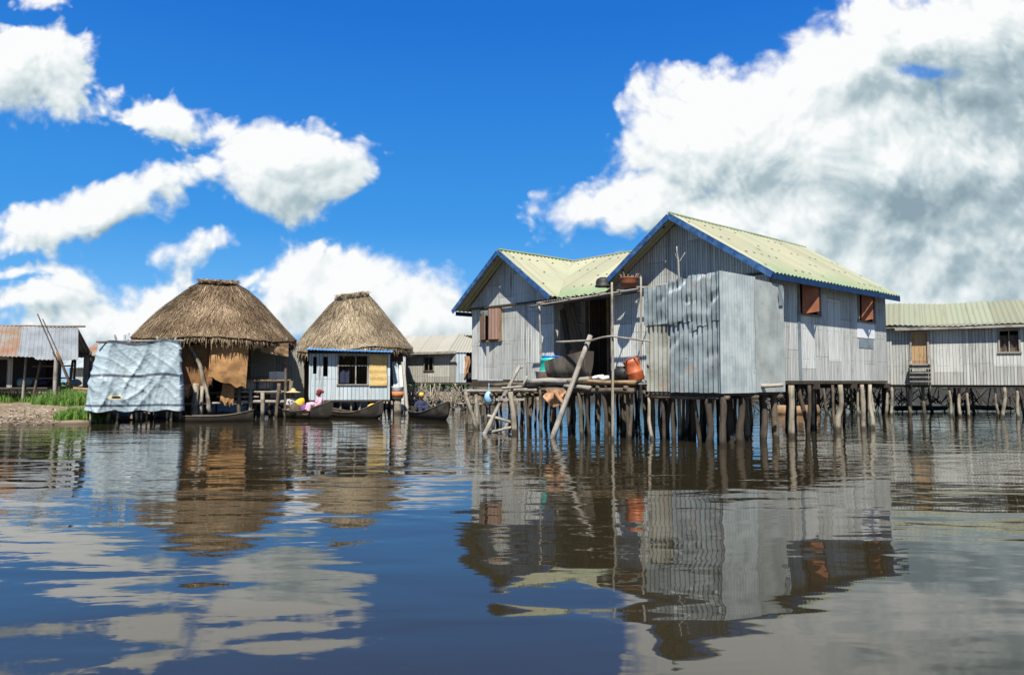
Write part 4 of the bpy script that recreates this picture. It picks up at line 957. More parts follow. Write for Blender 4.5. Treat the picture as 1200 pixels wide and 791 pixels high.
m.build('roof', M['roof_white'], ph, smooth=True, solid=.012)
m = MB(); m.beam((-.7, -.33, eE-.08), (2.75, -.33, eE-.03), .03, .12); m.build('fascia', M['wood_grey'], ph)
fw = frame(ew, lambda a, z: V((a, -.02, z)), .05, .06).build('window', M['wood_mid'], ph)
a0, a1, z0, z1 = ew
m = MB(); m.box(((a0+a1)/2, -.01, (z0+z1)/2), (.05, .03, z1-z0)); m.box(((a0+a1)/2, -.012, (z0+z1)/2+.05), (a1-a0, .025, .03)); m.build('mullion', M['wood_mid'], fw)
m = MB(); m.box((1.9, 1.7, eF-.05), (4.6, 3.5, .08)); m.build('floor', M['wood_dark'], ph)
for i in range(34):
    u = R(-.2, 4.2); v = R(-.4, .2)+(.6*max(0, u-2.6)) if i < 22 else R(.5, 3)
    stilt(E, u, v, eF-.05, R(.04, .06), 'wood_pale' if i < 22 else 'wood_mid', ph, .25, n=6)
q0 = E.l2w((3.05, .55, 0)); 
m = MB(); m.grid(lambda a, b: V((P(545, q0.y-.3)-.15+.35*a+.05*sin(b*5), q0.y-.25+.05*sin(a*8), 2.62-1.15*b*(.85+.15*sin(a*5)))), 8, 12); tag(m.build('hanging_cloth', M['tan_cloth'], org=(P(545, q0.y), q0.y, 2.6), solid=.01), 'tan cloth hanging in the open doorway of the small plank house', 'cloth')
p = E.l2w((1.8, -.5, 0)); heap('brush_edge', 'pale tangled sticks along the front of the small plank house', p.x, p.y, 2.0, .25, 1.25, 120, 'wood_pale', .028)

# ------------------------------------------------------------------ THATCHED HUTS
def thatch(fr, root, rid, hx, hy, zr, ze, mat, n, pw=1.15, sag=.25, ridge_tilt=0, seed=1, name='thatch_roof'):
    """hipped grass roof: ridge half length rid along local x, eave half sizes hx, hy"""
    rs = random.Random(seed)
    def S(a, b, lift=0):
        an = 2*pi*a; ca, sa = cos(an), sin(an)
        k = (abs(ca)**3.2+abs(sa)**3.2)**(-1/3.2)
        ex, ey = hx*ca*k, hy*sa*k
        rx = max(-rid, min(rid, ex*rid/hx*1.5)); bb = b
        lump = .10*mnoise.noise(V((ca*2.2+seed, sa*2.2, b*2)))+.07*mnoise.noise(V((ca*7+seed, sa*7, b*6)))
        x = rx+(ex-rx)*bb*(1+lump*.3*b); y = ey*bb*(1+lump*.3*b)
        z = zr+ridge_tilt*rx-(zr-ze)*(b**pw) + lump*.6 + .05*sin(an*5+seed)*b + lift
        return V((x, y, z))
    m = MB(); m.grid(lambda a, b: S(a, b), 64, 14, lambda a, b: (.15, b)); m.grid(lambda a, b: S(1-a, b*.985, -.22), 64, 8, lambda a, b: (0, b))
    for i in range(n):
        a = rs.random(); b = 1.02*sqrt(rs.random())*.98; fringe = i > n*.86
        if fringe: b = rs.uniform(.90, 1.0)
        p = S(a, min(b, 1)); b2 = min(b+.16*rs.uniform(.5, 1.3), 1.0)
        a2 = a+rs.gauss(0, .008)+.007*mnoise.noise(V((a*20, b*4, 0)))
        q_ = S(a2, b2) ; nrm = V((p.x*.5, p.y*.5, 1.2)).normalized()
        if fringe: q_ = p+V((p.x*.03, p.y*.03, 0))+V((rs.gauss(0, .05), rs.gauss(0, .05), -rs.uniform(.08, .26)*rs.choice((1, 1, 1, 1.8))))
        t = (q_-p); side = t.cross(nrm).normalized()*rs.uniform(.007, .019)
        l0, l1 = rs.uniform(-.01, .02), rs.uniform(.01, .10)
        u = min(1, max(0, rs.gauss(.5, .19)+.40*mnoise.noise(V((p.x*1.2, p.y*1.2, p.z*1.5)))))
        p = p+nrm*l0; e_ = q_+nrm*l1*(0 if fringe else 1); md = (p+e_)/2+nrm*.02
        m.face([p-side, p+side, md+side, md-side], [(u, 0)]*4); m.face([md-side, md+side, e_+side*.3, e_-side*.3], [(u, 0)]*4)
    r = m.build(name, M[mat], root)
    m = MB()
    pts = [V((-rid*.95+1.9*rid*k/10, .04*sin(k*2.1), zr+ridge_tilt*(-rid+2*rid*k/10)+.03+.03*sin(k*1.7))) for k in range(11)]
    m.tube(pts, [.11+.03*sin(k*2.3) for k in range(11)], 9, .15)
    for i in range(500):
        k = rs.random(); p = V((-rid*.97+1.94*rid*k, 0, zr+ridge_tilt*(-rid+2*rid*k)+.03)); an = rs.uniform(0, pi)
        p = p+V((0, .12*cos(an), .12*sin(an))); d = V((rs.uniform(-.16, .16), rs.uniform(-.12, .12), rs.uniform(-.05, .06))); sd = V((.0, .012, .012)); u = min(1, max(0, rs.gauss(.5, .2)))
        m.face([p-d-sd, p-d+sd, p+d+sd, p+d-sd], [(u, 0)]*4)
    m.build('ridge_roll', M[mat], r)
    return r
# hut with the brown roof
T1 = Frame(P(254, 29.0), 29.0, 0, 20)
h1 = thing('thatched_hut', 'brown thatched hut with open front, raffia screens and rail fence', 'hut', T1)
thatch(T1, h1, .74, 2.96, 2.7, 5.28, 2.92, 'thatch', 27000, 1.2, seed=3)
hf = .95
m = MB(); m.box((0, .2, hf), (4.6, 3.8, .08)); m.build('floor', M['wood_dark'], h1)
for u, v, mat in ((-2.1, -1.6, 'wood_mid'), (-.2, -1.6, 'wood_dark'), (2.55, -1.9, 'wood_mid'), (1.2, -1.5, 'wood_dark'), (-2.1, 1.9, 'wood_mid'), (2.2, 1.9, 'wood_mid')):
    m = MB(); m.bar((u, v, -.5), (u+R(-.05, .05), v, 3.1), .06, .05, 7, 6); m.build('post', M[mat], h1, smooth=True)
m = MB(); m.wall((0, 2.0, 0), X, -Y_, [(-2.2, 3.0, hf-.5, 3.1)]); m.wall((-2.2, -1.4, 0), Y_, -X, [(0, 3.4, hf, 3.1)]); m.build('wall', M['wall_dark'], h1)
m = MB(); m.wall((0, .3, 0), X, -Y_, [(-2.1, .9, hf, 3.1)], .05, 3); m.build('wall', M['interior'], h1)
m = MB(); m.wall((0, 1.6, 0), X, -Y_, [(1.0, 3.5, hf-.6, 2.9)]); m.build('wall', M['wall_tan'], h1)
# raffia screens hung under the front eave, placed on the plane just inside it
hp = lambda px, py, v: T1.hit(px, py, 1, v)
def screen(c4, v, mat, name, bulge=.10, nu=22, nv=20, tear=.04):
    a_, b_, c_, d_ = [hp(px, py, v) for px, py in c4]     # top left, top right, bottom right, bottom left
    def S(a, b):
        p = a_.lerp(b_, a).lerp(d_.lerp(c_, a), b)
        return p+V((0, -bulge*sin(b*2.4)+.04*sin(a*7+b*2)+.05*mnoise.noise(V((a*4, b*4, v*9))), tear*b*mnoise.noise(V((a*7, 2, v)))*3))
    m = MB(); m.grid(S, nu, nv, lambda a, b: (a*1.6, b*1.8)); return m.build(name, M[mat], h1, solid=.02)
screen(((208, 405), (250, 402), (249, 455), (210, 462)), -2.15, 'mat_dark', 'raffia_mat', .04, tear=.10)
screen(((247, 402), (292, 400), (288, 456), (244, 441)), -2.35, 'mat_brown', 'raffia_mat', .12)
screen(((261, 449), (275, 452), (273, 476), (258, 470)), -2.1, 'mat_brown', 'raffia_mat', .05, 8, 8, .08)
screen(((304, 404), (338, 402), (338, 418), (306, 413)), -2.2, 'wood_brown', 'eave_board', .02, 8, 5, .0)
screen(((206, 452), (226, 450), (224, 464), (208, 466)), -2.2, 'tan_cloth', 'rag', .05, 8, 6, .05)
for z, r, mat, u0, u1 in ((1.42, .05, 'wood_brown', .55, 2.75), (.62, .07, 'wood_grey', .3, 2.75), (2.0, .025, 'wood_mid', .8, 2.6), (.55, .05, 'wood_grey', -2.0, .3), (1.0, .04, 'wood_grey', .5, 2.6), (.82, .04, 'wood_grey', .1, 1.6)):
    m = MB(); m.bar((u0, -1.85, z), (u1, -1.85, z+R(-.03, .03)), r, r*.9, 7, 7); m.build('rail', M[mat], h1, smooth=True)
for u in (-1.35, -1.2, .9, 1.35, 1.75, 2.2, 2.65):
    m = MB(); m.bar((u, -1.95, -.5), (u+R(-.1, .15), -1.95, R(.95, 1.5)), R(.05, .09), R(.05, .08), 7, 4); m.build('stake', M[random.choice(['wood_pale', 'wood_mid'])], h1, smooth=True)
for i in range(16):
    u, v = R(-2.2, 2.6), R(-1.6, 2); stilt(T1, u, v, hf, R(.05, .08), random.choice(['wood_dark', 'wood_mid']), h1)
for u, z, s in ((1.2, 1.25, .35), (1.85, 1.25, .3), (.75, .95, .3), (2.2, .9, .3)):
    m = MB(); m.box((u, -1.3, z), (s*1.4, .5, s), Matrix.Rotation(R(-.3, .3), 3, 'Z')); m.build('stacked_plank', M['wall_tan'], h1)
q0 = T1.l2w((2.3, -1.35, 1.55)); m = MB(); m.grid(lambda a, b: q0+V((-.35+.7*a, .02*sin(9*a), .22-.42*b*(.8+.2*sin(a*4)))), 10, 8); tag(m.build('washing', M['white_cloth'], org=q0, solid=.01), 'white cloth hung over the rail of the brown thatched hut', 'cloth')
q0 = T1.l2w((1.0, -.6, 1.9)); m = MB(); m.grid(lambda a, b: q0+V((-.28+.56*a*(1-.3*b), .03*sin(9*a), .42-.8*b)), 10, 8); tag(m.build('hung_sheet', plain('pale_blue_sheet', (.45, .52, .56), .9), org=q0, solid=.01), 'pale blue sheet hung inside the open hut front', 'cloth')
# pale crooked prop beside the tarp
pixpole('bent_prop', 'pale crooked branch propping the left eave of the brown hut', 'branch', [at(246, 483, 26.6), at(241, 455, 26.6), at(233, 425, 26.6), at(215, 393, 26.7)], .085, .06, 'wood_pale', wob=.4)
for i, (px, w_) in enumerate(((229, .13), (236, .07))):
    p = V((P(px, 26.4), 26.4, -.4)); m = MB(); m.bar(p, p+V((.05, 0, 1.72-.1*i)), w_, w_*.85, 8, 4, .2); tag(m.build('stake', M['wood_pale'], org=p, smooth=True), ['thick pale stake standing left of the crooked prop', 'thin pale stake touching the crooked prop'][i], 'stake', 'stakes before the brown hut')
# hut with the greyer roof
T2 = Frame(P(412, 34), 34.0, 0, 13)
h2 = thing('thatched_hut', 'pale thatched hut with bluish plank front and bamboo blind', 'hut', T2)
thatch(T2, h2, .74, 2.75, 2.5, 5.34, 2.72, 'thatch_pale', 27000, 1.02, ridge_tilt=.16, seed=8)
def h2b(m, name, mat, parent=h2, **kw): return m.build(name, M[mat], parent, **kw)
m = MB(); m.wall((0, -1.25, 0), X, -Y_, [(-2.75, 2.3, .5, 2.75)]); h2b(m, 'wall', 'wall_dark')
m = MB(); m.wall((2.3, -1.2, 0), Y_, X, [(0, 3, .7, 2.7)]); m.wall((-2.2, -1.2, 0), Y_, -X, [(0, 3, .7, 2.7)]); m.wall((0, 1.85, 0), X, Y_, [(-2.2, 2.3, .7, 2.7)]); h2b(m, 'wall', 'wall_tan')
YF = -2.55
def h2o(x0, y0, x1, y1): p = T2.hit(x0, y0, 1, YF); q = T2.hit(x1, y1, 1, YF); return (p.x, q.x, q.z, p.z)
fl, frt = T2.hit(362, 440, 1, YF).x, T2.hit(457, 440, 1, YF).x
wo = h2o(397, 417, 430, 450); s1 = h2o(367, 418, 371, 438); s2 = h2o(379, 418, 384, 441)
m = MB(); m.wall((0, YF, 0), X, -Y_, cells(fl, frt, .50, 2.58, [wo, s1, s2])); h2b(m, 'front_wall', 'wall_blue')
m = MB(); m.wall((frt, YF+.04, 0), Y_, X, [(0, 1.25, .55, 2.5)]); h2b(m, 'side_wall', 'wall_blue')
m = MB(); m.wall((fl, YF+.04, 0), Y_, -X, [(0, 1.25, .55, 2.5)]); h2b(m, 'side_wall', 'wall_blue')
m = MB(); m.corr(lambda s, t: (s, YF+.45-t, 2.76-.10*t-.02*s), fl-.12, frt+.1, lambda s: 0, lambda s: .85, (0, 0, 1), .14, .012, 3, .01); h2b(m, 'awning', 'awning_blue', smooth=True, solid=.03)
fr2 = frame(wo, lambda a, z: V((a, YF-.02, z)), .05, .06).build('window', M['wood_grey'], h2)
a0, a1, z0, z1 = wo
m = MB(); m.box(((a0*.4+a1*.6), YF-.01, (z0+z1)/2), (.05, .04, z1-z0)); m.box(((a0+a1)/2, YF-.012, z1-.42), (a1-a0, .04, .04)); m.build('mullion', M['wood_grey'], fr2)
m = MB(); m.grid(lambda a, b: (a0+.03+.42*a, YF+.10+.03*sin(a*11), z0+.05+.55*b), 10, 6); m.build('curtain', M['dark_cloth'], fr2)
bl = h2o(433, 416, 453, 452); a0, a1, z0, z1 = bl
m = MB(); m.grid(lambda a, b: (a0+(a1-a0)*a+.02*sin(b*9), YF-.06-.006*sin(b*28), z0+(z1-z0)*b), 8, 60, lambda a, b: (a*.7, b*1.4)); m.build('blind', M['blind'], h2, smooth=True, solid=.02)
m = MB(); m.box(((fl+frt)/2, YF+.5, .55), (frt-fl, 1.1, .07)); h2b(m, 'floor', 'wood_dark')
for u in [fl+.1+i*.42 for i in range(9)]+[2.3, 2.0, 1.7]: stilt(T2, u, YF+.1 if u < frt else -1.3, .6 if u < frt else .8, R(.05, .07), random.choice(['wood_pale', 'wood_mid']), h2)
for i in range(14): stilt(T2, R(-2.1, 2.2), R(-.8, 1.8), .7, .06, 'wood_dark', h2)
for i, (px, tx, mat) in enumerate(((466, 463, 'wall_blue'), (471, 468, 'wall_white'), (477, 472, 'wall_tan'))):
    Yq = 32.6; p = at(px, 481, Yq-.5); q_ = at(tx, 424+4*(i % 2), Yq); m = MB(); m.beam(p, q_, .26-.05*i, .03, up=(0, -1, .1))
    tag(m.build('plank', M[mat], org=p), ['bluish plank leaning on the grey side of the pale hut', 'middle whitish plank leaning beside the pale hut', 'rightmost tan plank leaning beside the pale hut'][i], 'plank', 'planks leaning beside the pale hut')
p = at(466, 467, 31.4); ob = lathe_thing('paint_bucket', 'white and orange bucket on a stump right of the bamboo blind', 'bucket', [(0, 0), (.22, 0), (.26, .5), (.27, .52), (.24, .5), (.2, .04), (0, .03)], p, 'white_cloth')
m = MB(); m.lathe([(.228, .05), (.236, .05), (.252, .30), (.244, .30)]); m.build('band', M['clay'], ob, smooth=True)
m = MB(); m.bar(p+V((0, 0, -1.0)), p+V((0, 0, -.0)), .16, .15, 9, 4, .2); tag(m.build('stump', M['wood_pale'], org=p-V((0, 0, 1.0)), smooth=True), 'pale wooden stump carrying the white and orange bucket', 'stump')

# ------------------------------------------------------------------ TARPAULIN SHELTER
TP = Frame(P(160, 24.3), 24.3, 0, 27)
tp = thing('tarp_shelter', 'shelter on short stilts wrapped in pale blue tarpaulin with dark bands', 'shelter', TP)
tb, tt = .42, 2.74
def tarp(a, b):
    # perimeter: left side, front, right side ; b = 0 bottom, 1 top
    w_b, w_t, dp = 1.46, 1.16, 1.9
    hw = w_b+(w_t-w_b)*min(1, b*1.0); shift = .17*b-.06
    segs = [(-hw+.25, dp), (-hw, .35), (-hw+.30, 0), (hw, 0), (hw+.02, dp)]
    Ls = [0]; 
    for i in range(4): Ls.append(Ls[-1]+math.dist(segs[i], segs[i+1]))
    t = a*Ls[-1]; i = 0
    while i < 3 and t > Ls[i+1]: i += 1
    f = (t-Ls[i])/(Ls[i+1]-Ls[i]); x = segs[i][0]+(segs[i+1][0]-segs[i][0])*f; y = segs[i][1]+(segs[i+1][1]-segs[i][1])*f
    rid = lambda X_, Y__, k: (1-abs(mnoise.noise(V((X_, Y__, k))))*2.2)
    q1 = x*1.0-b*1.6; q2 = x*.9+b*1.9
    sag = max(0, rid(q1*1.5, q2*.5, 1))**2*.13 + max(0, rid(q2*2.4, q1*.7, 5))**3*.08 + max(0, rid(x*5, b*2.2+x, 9))**3*.05*(1.2-b) + max(0, rid(x*7+b*9, b*9-x*3, 3))**4*.03
    fold = sag*.42 + .05*sin(5.5*x+2.5*b+1.5*mnoise.noise(V((x, b*2, 3))))*(1-b)**1.5 + .05*mnoise.noise(V((x*1.2, b*1.8, 7)))
    dx = V((0, -1, 0)) if i == 2 else V((-1 if i < 2 else 1, -.3, 0))
    zt = tb+(tt-tb)*b+.05*sin(x*2.5)*b-.06*b*cos(x*4)
    p = V((x+shift, y-.12*(1-b)*(1 if i in (1, 2) else 0), zt))+dx*fold
    if b < .02: p.z += .03*sin(x*8)
    return p
m = MB(); m.grid(tarp, 190, 90, lambda a, b: (a, b)); m.build('tarpaulin', M['tarp'], tp, smooth=True, solid=.008)
m = MB(); m.corr(lambda s, t: (s, t, tt-.18), -.9, 1.25, lambda s: .15, lambda s: 1.9, (0, 0, 1), .2, .02, 4, .05); m.build('tarp_top', M['grey_cloth'], tp)
m = MB(); m.box((.1, .95, tb-.02), (2.7, 1.9, .06)); m.build('floor', M['wood_dark'], tp)
m = MB(); m.bar((-1.2, .05, tt-.03), (1.45, .05, tt+.05), .035); m.build('top_pole', M['wood_grey'], tp, smooth=True)
for u, v in ((-1.3, .15), (-.75, .1), (-.5, .12), (.05, .1), (.2, .2), (.35, .05), (.98, .1), (1.12, .06), (1.38, .12), (1.3, 1.7), (-1.1, 1.7), (0, 1.7), (.6, 1.2), (-.5, 1.2)):
    stilt(TP, u, v, tb, R(.045, .065), random.choice(['wood_pale', 'wood_pale', 'wood_mid']), tp, .04)
for u, h, l in ((-.55, .30, -.12), (-.35, .36, .1), (.75, .28, -.15), (.95, .24, .25), (1.3, .15, .03)):
    m = MB(); m.bar((u, .3, tt-.3), (u+l, .3, tt+h-.08), .04, .03); m.build('stick', M['wood_grey'], tp, smooth=True)
m = MB(); m.wall((0, .25, 0), X, V((0, -1, 0)), [(-.42, -.22, tt-.2, tt+.22)], .03); m.build('board', M['wall_blue'], tp)

# ------------------------------------------------------------------ OPEN SHED on the bank, left
S1 = Frame(P(-72, 30), 29.6, 0, 9)
sh = thing('open_shed', 'open sided shed on the bank with grey and rusty metal roof', 'shed', S1)
sw = 5.65
m = MB()
m.corr(lambda s, t: (s+.42*t-.5, 1.0-t, 3.72-.72*t+.04*sin(s)), 3.3, sw-.02, lambda s: 0, lambda s: 1.85+.14*(s > 4.0), (0, -.58, .8), .16, .018, 5, .015)
m.corr(lambda s, t: (s-.5, 1.0+t, 3.72-.7*t), -.3, sw-.05, lambda s: 0, lambda s: 1.8, (0, .58, .8), .16, .018, 3, .01)
m.build('roof', M['galv_shed'], sh, smooth=True, solid=.01)
m = MB(); m.corr(lambda s, t: (s+.42*t-.5, 1.0-t, 3.74-.72*t+.04*sin(s)), -.3, 3.37, lambda s: 0, lambda s: 1.9, (0, -.58, .8), .16, .018, 5, .015); m.build('roof', M['galv_rust'], sh, smooth=True, solid=.01)
m = MB(); m.bar((-.8, 1.0, 3.76), (sw-.25, 1.0, 3.76), .035); m.build('ridge_pole', M['galv_rust'], sh, smooth=True)
m = MB(); m.box((2.6, 1.2, 1.12), (5.3, 2.6, .08)); m.build('floor', M['wood_dark'], sh)
m = MB(); m.bar((-.2, -.2, 1.10), (5.2, -.2, 1.08), .05, .05, 7, 8); m.build('floor_beam', M['wood_dark'], sh, smooth=True)
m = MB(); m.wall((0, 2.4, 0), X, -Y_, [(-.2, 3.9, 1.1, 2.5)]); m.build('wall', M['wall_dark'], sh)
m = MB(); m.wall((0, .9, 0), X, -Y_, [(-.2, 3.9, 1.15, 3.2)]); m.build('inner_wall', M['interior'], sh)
m = MB(); m.wall((0, -.28, 0), X, -Y_, [(2.1, 3.05, 2.28, 2.42)]); m.wall((0, -.2, 0), X, -Y_, [(2.95, 3.15, 1.1, 2.35)]); m.build('front_board', M['wall_tan'], sh)
for u, v, lean, mat, top in ((.3, -.3, 0, 'wood_mid', 2.5), (2.1, -.3, -.05, 'wood_grey', 2.5), (3.7, -.3, .03, 'wood_grey', 2.4), (4.25, -.25, .1, 'wood_mid', 2.35), (5.0, -.3, 0, 'wood_dark', 2.4), (5.45, -.2, .06, 'wood_dark', 2.4), (5.35, 1.8, 0, 'wood_dark', 2.7), (4.6, 2.1, 0, 'wood_dark', 2.6), (0, 2.2, 0, 'wood_dark', 2.6)):
    m = MB(); m.bar((u-lean*3, v, bank_h(S1.l2w((u, v, 0)).x, S1.l2w((u, v, 0)).y)-.2), (u, v, top), .055, .045); m.build('post', M[mat], sh, smooth=True)
m = MB(); m.bar((2.3, -.35, 2.0), (1.85, -.45, .1), .06, .06); m.build('post', M['wood_grey'], sh, smooth=True)
for z in (1.5, 2.0): 
    m = MB(); m.bar((3.9, -.2, z), (5.5, -.2, z+.03), .03); m.build('rail', M['wood_mid'], sh, smooth=True)
for i, (x0, y0, x1, y1, r) in enumerate(((44, 368, 68, 424, .024), (50, 374, 74, 426, .02), (84, 455, 67, 412, .05))):
    pixpole('punting_pole', ['long thin dark pole leaning up past the shed roof', 'second thin pole leaning just right of the longest', 'short thick brown pole leaning the other way'][i], 'pole', [at(x1, y1, 28.3-.05*i), at(x0, y0, 28.9-.05*i)], r, mat='wood_dark' if i < 2 else 'wood_brown', group='poles leaning on the open shed', wob=.2)
pixpole('grey_post', 'stout grey post where the leaning poles meet the open shed', 'post', [V((P(65, 28.6), 28.6, .15)), at(67, 412, 28.6)], .08, .07)
for i, (px, mat, s) in enumerate(((31, 'grey_cloth', .34), (44, 'dark_cloth', .26), (86, 'grey_cloth', .25))):
    p = at(px, 453, 30.3); p.z = 1.18; m = MB(); m.ball(p+V((0, 0, s*.5)), V((s*1.2, s*.9, s*.62)), 16); m.v = [tuple(V(a)+V((1, 1, .6))*.09*mnoise.noise(V(a)*4)) for a in m.v]
    tag(m.build('bundle', M[mat], org=p, smooth=True), ['grey green bundle on the open shed floor', 'dark blue bundle beside the grey green one', 'grey bundle at the right end of the shed floor'][i], 'bundle', 'bundles in the open shed')
# small shed behind
S2 = Frame(P(98, 33), 33.0, 0, -16)
ss = thing('small_shed', 'small grey sheet metal shed with rust patched roof behind the tarpaulin', 'shed', S2)
m = MB(); m.wall((0, 0, 0), X, -Y_, [(0, 1.5, .6, 2.6)]); m.prism([(0.04, .6), (1.9, .6), (1.9, 2.6), (.95, 3.05), (.04, 2.6)], (0, 0, 0), Y_, -X, .04); m.build('wall', M['galv_flat'], ss)
m = MB(); m.corr(lambda s, t: (s, 1.0-t, 3.20-.55*t), -.25, 1.7, lambda s: 0, lambda s: 1.25, (0, -.5, .85), .15, .018, 4, .015); m.corr(lambda s, t: (s, 1.0+t, 3.2-.55*t), -.25, 1.7, lambda s: 0, lambda s: 1.25, (0, .5, .85), .15, .018, 4, .015); m.build('roof', M['galv_rust'], ss, smooth=True, solid=.01)
m = MB(); m.bar((1.6, .1, 2.4), (1.9, .1, .2), .05); m.build('post', M['wood_grey'], ss, smooth=True)
S3 = Frame(P(82, 40), 40.0, 0, 3)
s3 = thing('far_shed', 'distant pale roofed shed seen through the end of the open shed', 'shed', S3)
m = MB(); m.wall((0, 0, 0), X, -Y_, [(0, 1.8, .7, 2.2)]); m.build('wall', M['wall_grey'], s3)
m = MB(); m.corr(lambda s, t: (s, 1.0-t, 2.75-.5*t), -.3, 2.2, lambda s: 0, lambda s: 1.3, (0, -.5, .85), .15, .018, 3, .015); m.build('roof', M['galv'], s3, smooth=True, solid=.01)
for i, (px, py, L) in enumerate(((100, 456, 1.0), (104, 460, .9), (101, 463, 1.1))):
    p = at(px, py, 29.5); m = MB(); m.bar(p-V((L/2, 0, 0)), p+V((L/2, .2, -.06)), .09, .08, 8, 4, .4); tag(m.build('log', M['wood_brown' if i == 0 else 'wood_grey'], org=p, smooth=True), ['topmost brown log of the pile left of the tarpaulin', 'middle grey log of the pile left of the tarpaulin', 'lowest grey log of the pile left of the tarpaulin'][i], 'log', 'logs piled beside the tarpaulin')
p = V((P(102, 29.4), 29.5, .75)); m = MB(); m.box(p-V((0, 0, .28)), (.9, .5, .55)); m.v = [tuple(V(a)+V((1, 1, 1))*.05*mnoise.noise(V(a)*3)) for a in m.v]; tag(m.build('block', M['wall_tan'], org=p-V((0, 0, .55))), 'weathered plank crate under the log pile', 'crate')

# ------------------------------------------------------------------ CANOES
def canoe(label, stern, bow, width=.42, free=.28, rise=.55, srise=.15):
    """dugout: stern and bow are points on the water"""
    a, b_ = V(stern), V(bow); d = b_-a; L = d.length; c = (a+b_)/2
    root = thing('canoe', label, 'canoe', Frame(c.x, c.y, 0, math.degrees(math.atan2(d.y, d.x))), 'dugout canoes among the huts')
    def prof(t):
        w_ = width*max(0.02, (1-abs(2*t-1)**2.6))**.75
        up = rise*max(0, (t-.45)/.55)**2.2+srise*max(0, (.35-t)/.35)**2
        return w_, -.14+up*.75*(abs(2*t-1)**3), free+up
    m = MB()
    def S(t, s):
        w_, bt, tp = prof(t); th = (s-.5)*pi; c_ = max(0, cos(th))
        return V(((t-.5)*L+ .12*(tp-free)*(t-.5), w_*sin(th)*(1+.0*c_), bt+(tp-bt)*(1-c_**.8)))
    m.grid(S, 40, 14, lambda t, s: (s*1.2, t*L)); m.build('hull', M['hull'], root, smooth=True, solid=.035, off=1)
    for t in (.25, .5, .72):
        w_, bt, tp = prof(t); m = MB(); m.box(((t-.5)*L, 0, tp-.07), (.14, w_*1.9, .03)); m.build('thwart', M['wood_mid'], root)
    for sg in (0, 1):
        m = MB(); m.tube([S(t/20, sg) for t in range(21)], [.022]*21, 6); m.build('gunwale', M['wood_mid'], root, smooth=True)
    return root
wl = lambda px, py: onwater(px, py)
canoe('low empty dugout canoe moored before the brown thatched hut', V((P(206, 25.2), 25.2, 0)), V((P(298, 25.6), 25.6, 0)), .33, .20, .20, .02)
c2 = canoe('loaded dugout canoe with people and cloth bundles aboard', V((P(322, 28.2), 28.9, 0)), V((P(390, 26.6), 26.6, 0)), .40, .28, .42)
c3 = canoe('empty dugout canoe with raised bow below the bamboo blind', V((P(388, 29.2), 29.0, 0)), V((P(450, 27.2), 27.0, 0)), .37, .21, .50)
c4 = canoe('dugout canoe pointing towards us before the small plank house', V((P(480, 29.2), 29.6, 0)), V((P(525, 26.0), 25.9, 0)), .46, .22, .46)
for px, Yq, mat, s, lab in ((438, 27.9, 'yellow_cloth', .15, 'small yellow bundle near the bow of the empty canoe'),):
    p = V((P(px, Yq), Yq, .40)); m = MB(); m.ball(p, V((s*1.6, s, s)), 12); tag(m.build('bundle', M[mat], org=p, smooth=True), lab, 'bundle')
for px, Yq, z, mat, s, lab in ((352, 27.75, .52, 'yellow_cloth', (.20, .24, .20), 'yellow cloth bundle between the people in the loaded canoe'), (348, 27.6, .36, 'sacking', (.28, .25, .24), 'brown sack below the yellow bundle in the loaded canoe'), (361, 27.45, .36, 'purple_cloth', (.25, .25, .2), 'purple cloth bundle in the loaded canoe')):
    p = V((P(px, Yq), Yq, z)); m = MB(); m.ball(p, V(s), 14); m.v = [tuple(V(a)+V((1, 1, 1))*.07*mnoise.noise(V(a)*5)) for a in m.v]; tag(m.build('bundle', M[mat], org=p, smooth=True), lab, 'bundle', 'bundles in the loaded canoe')

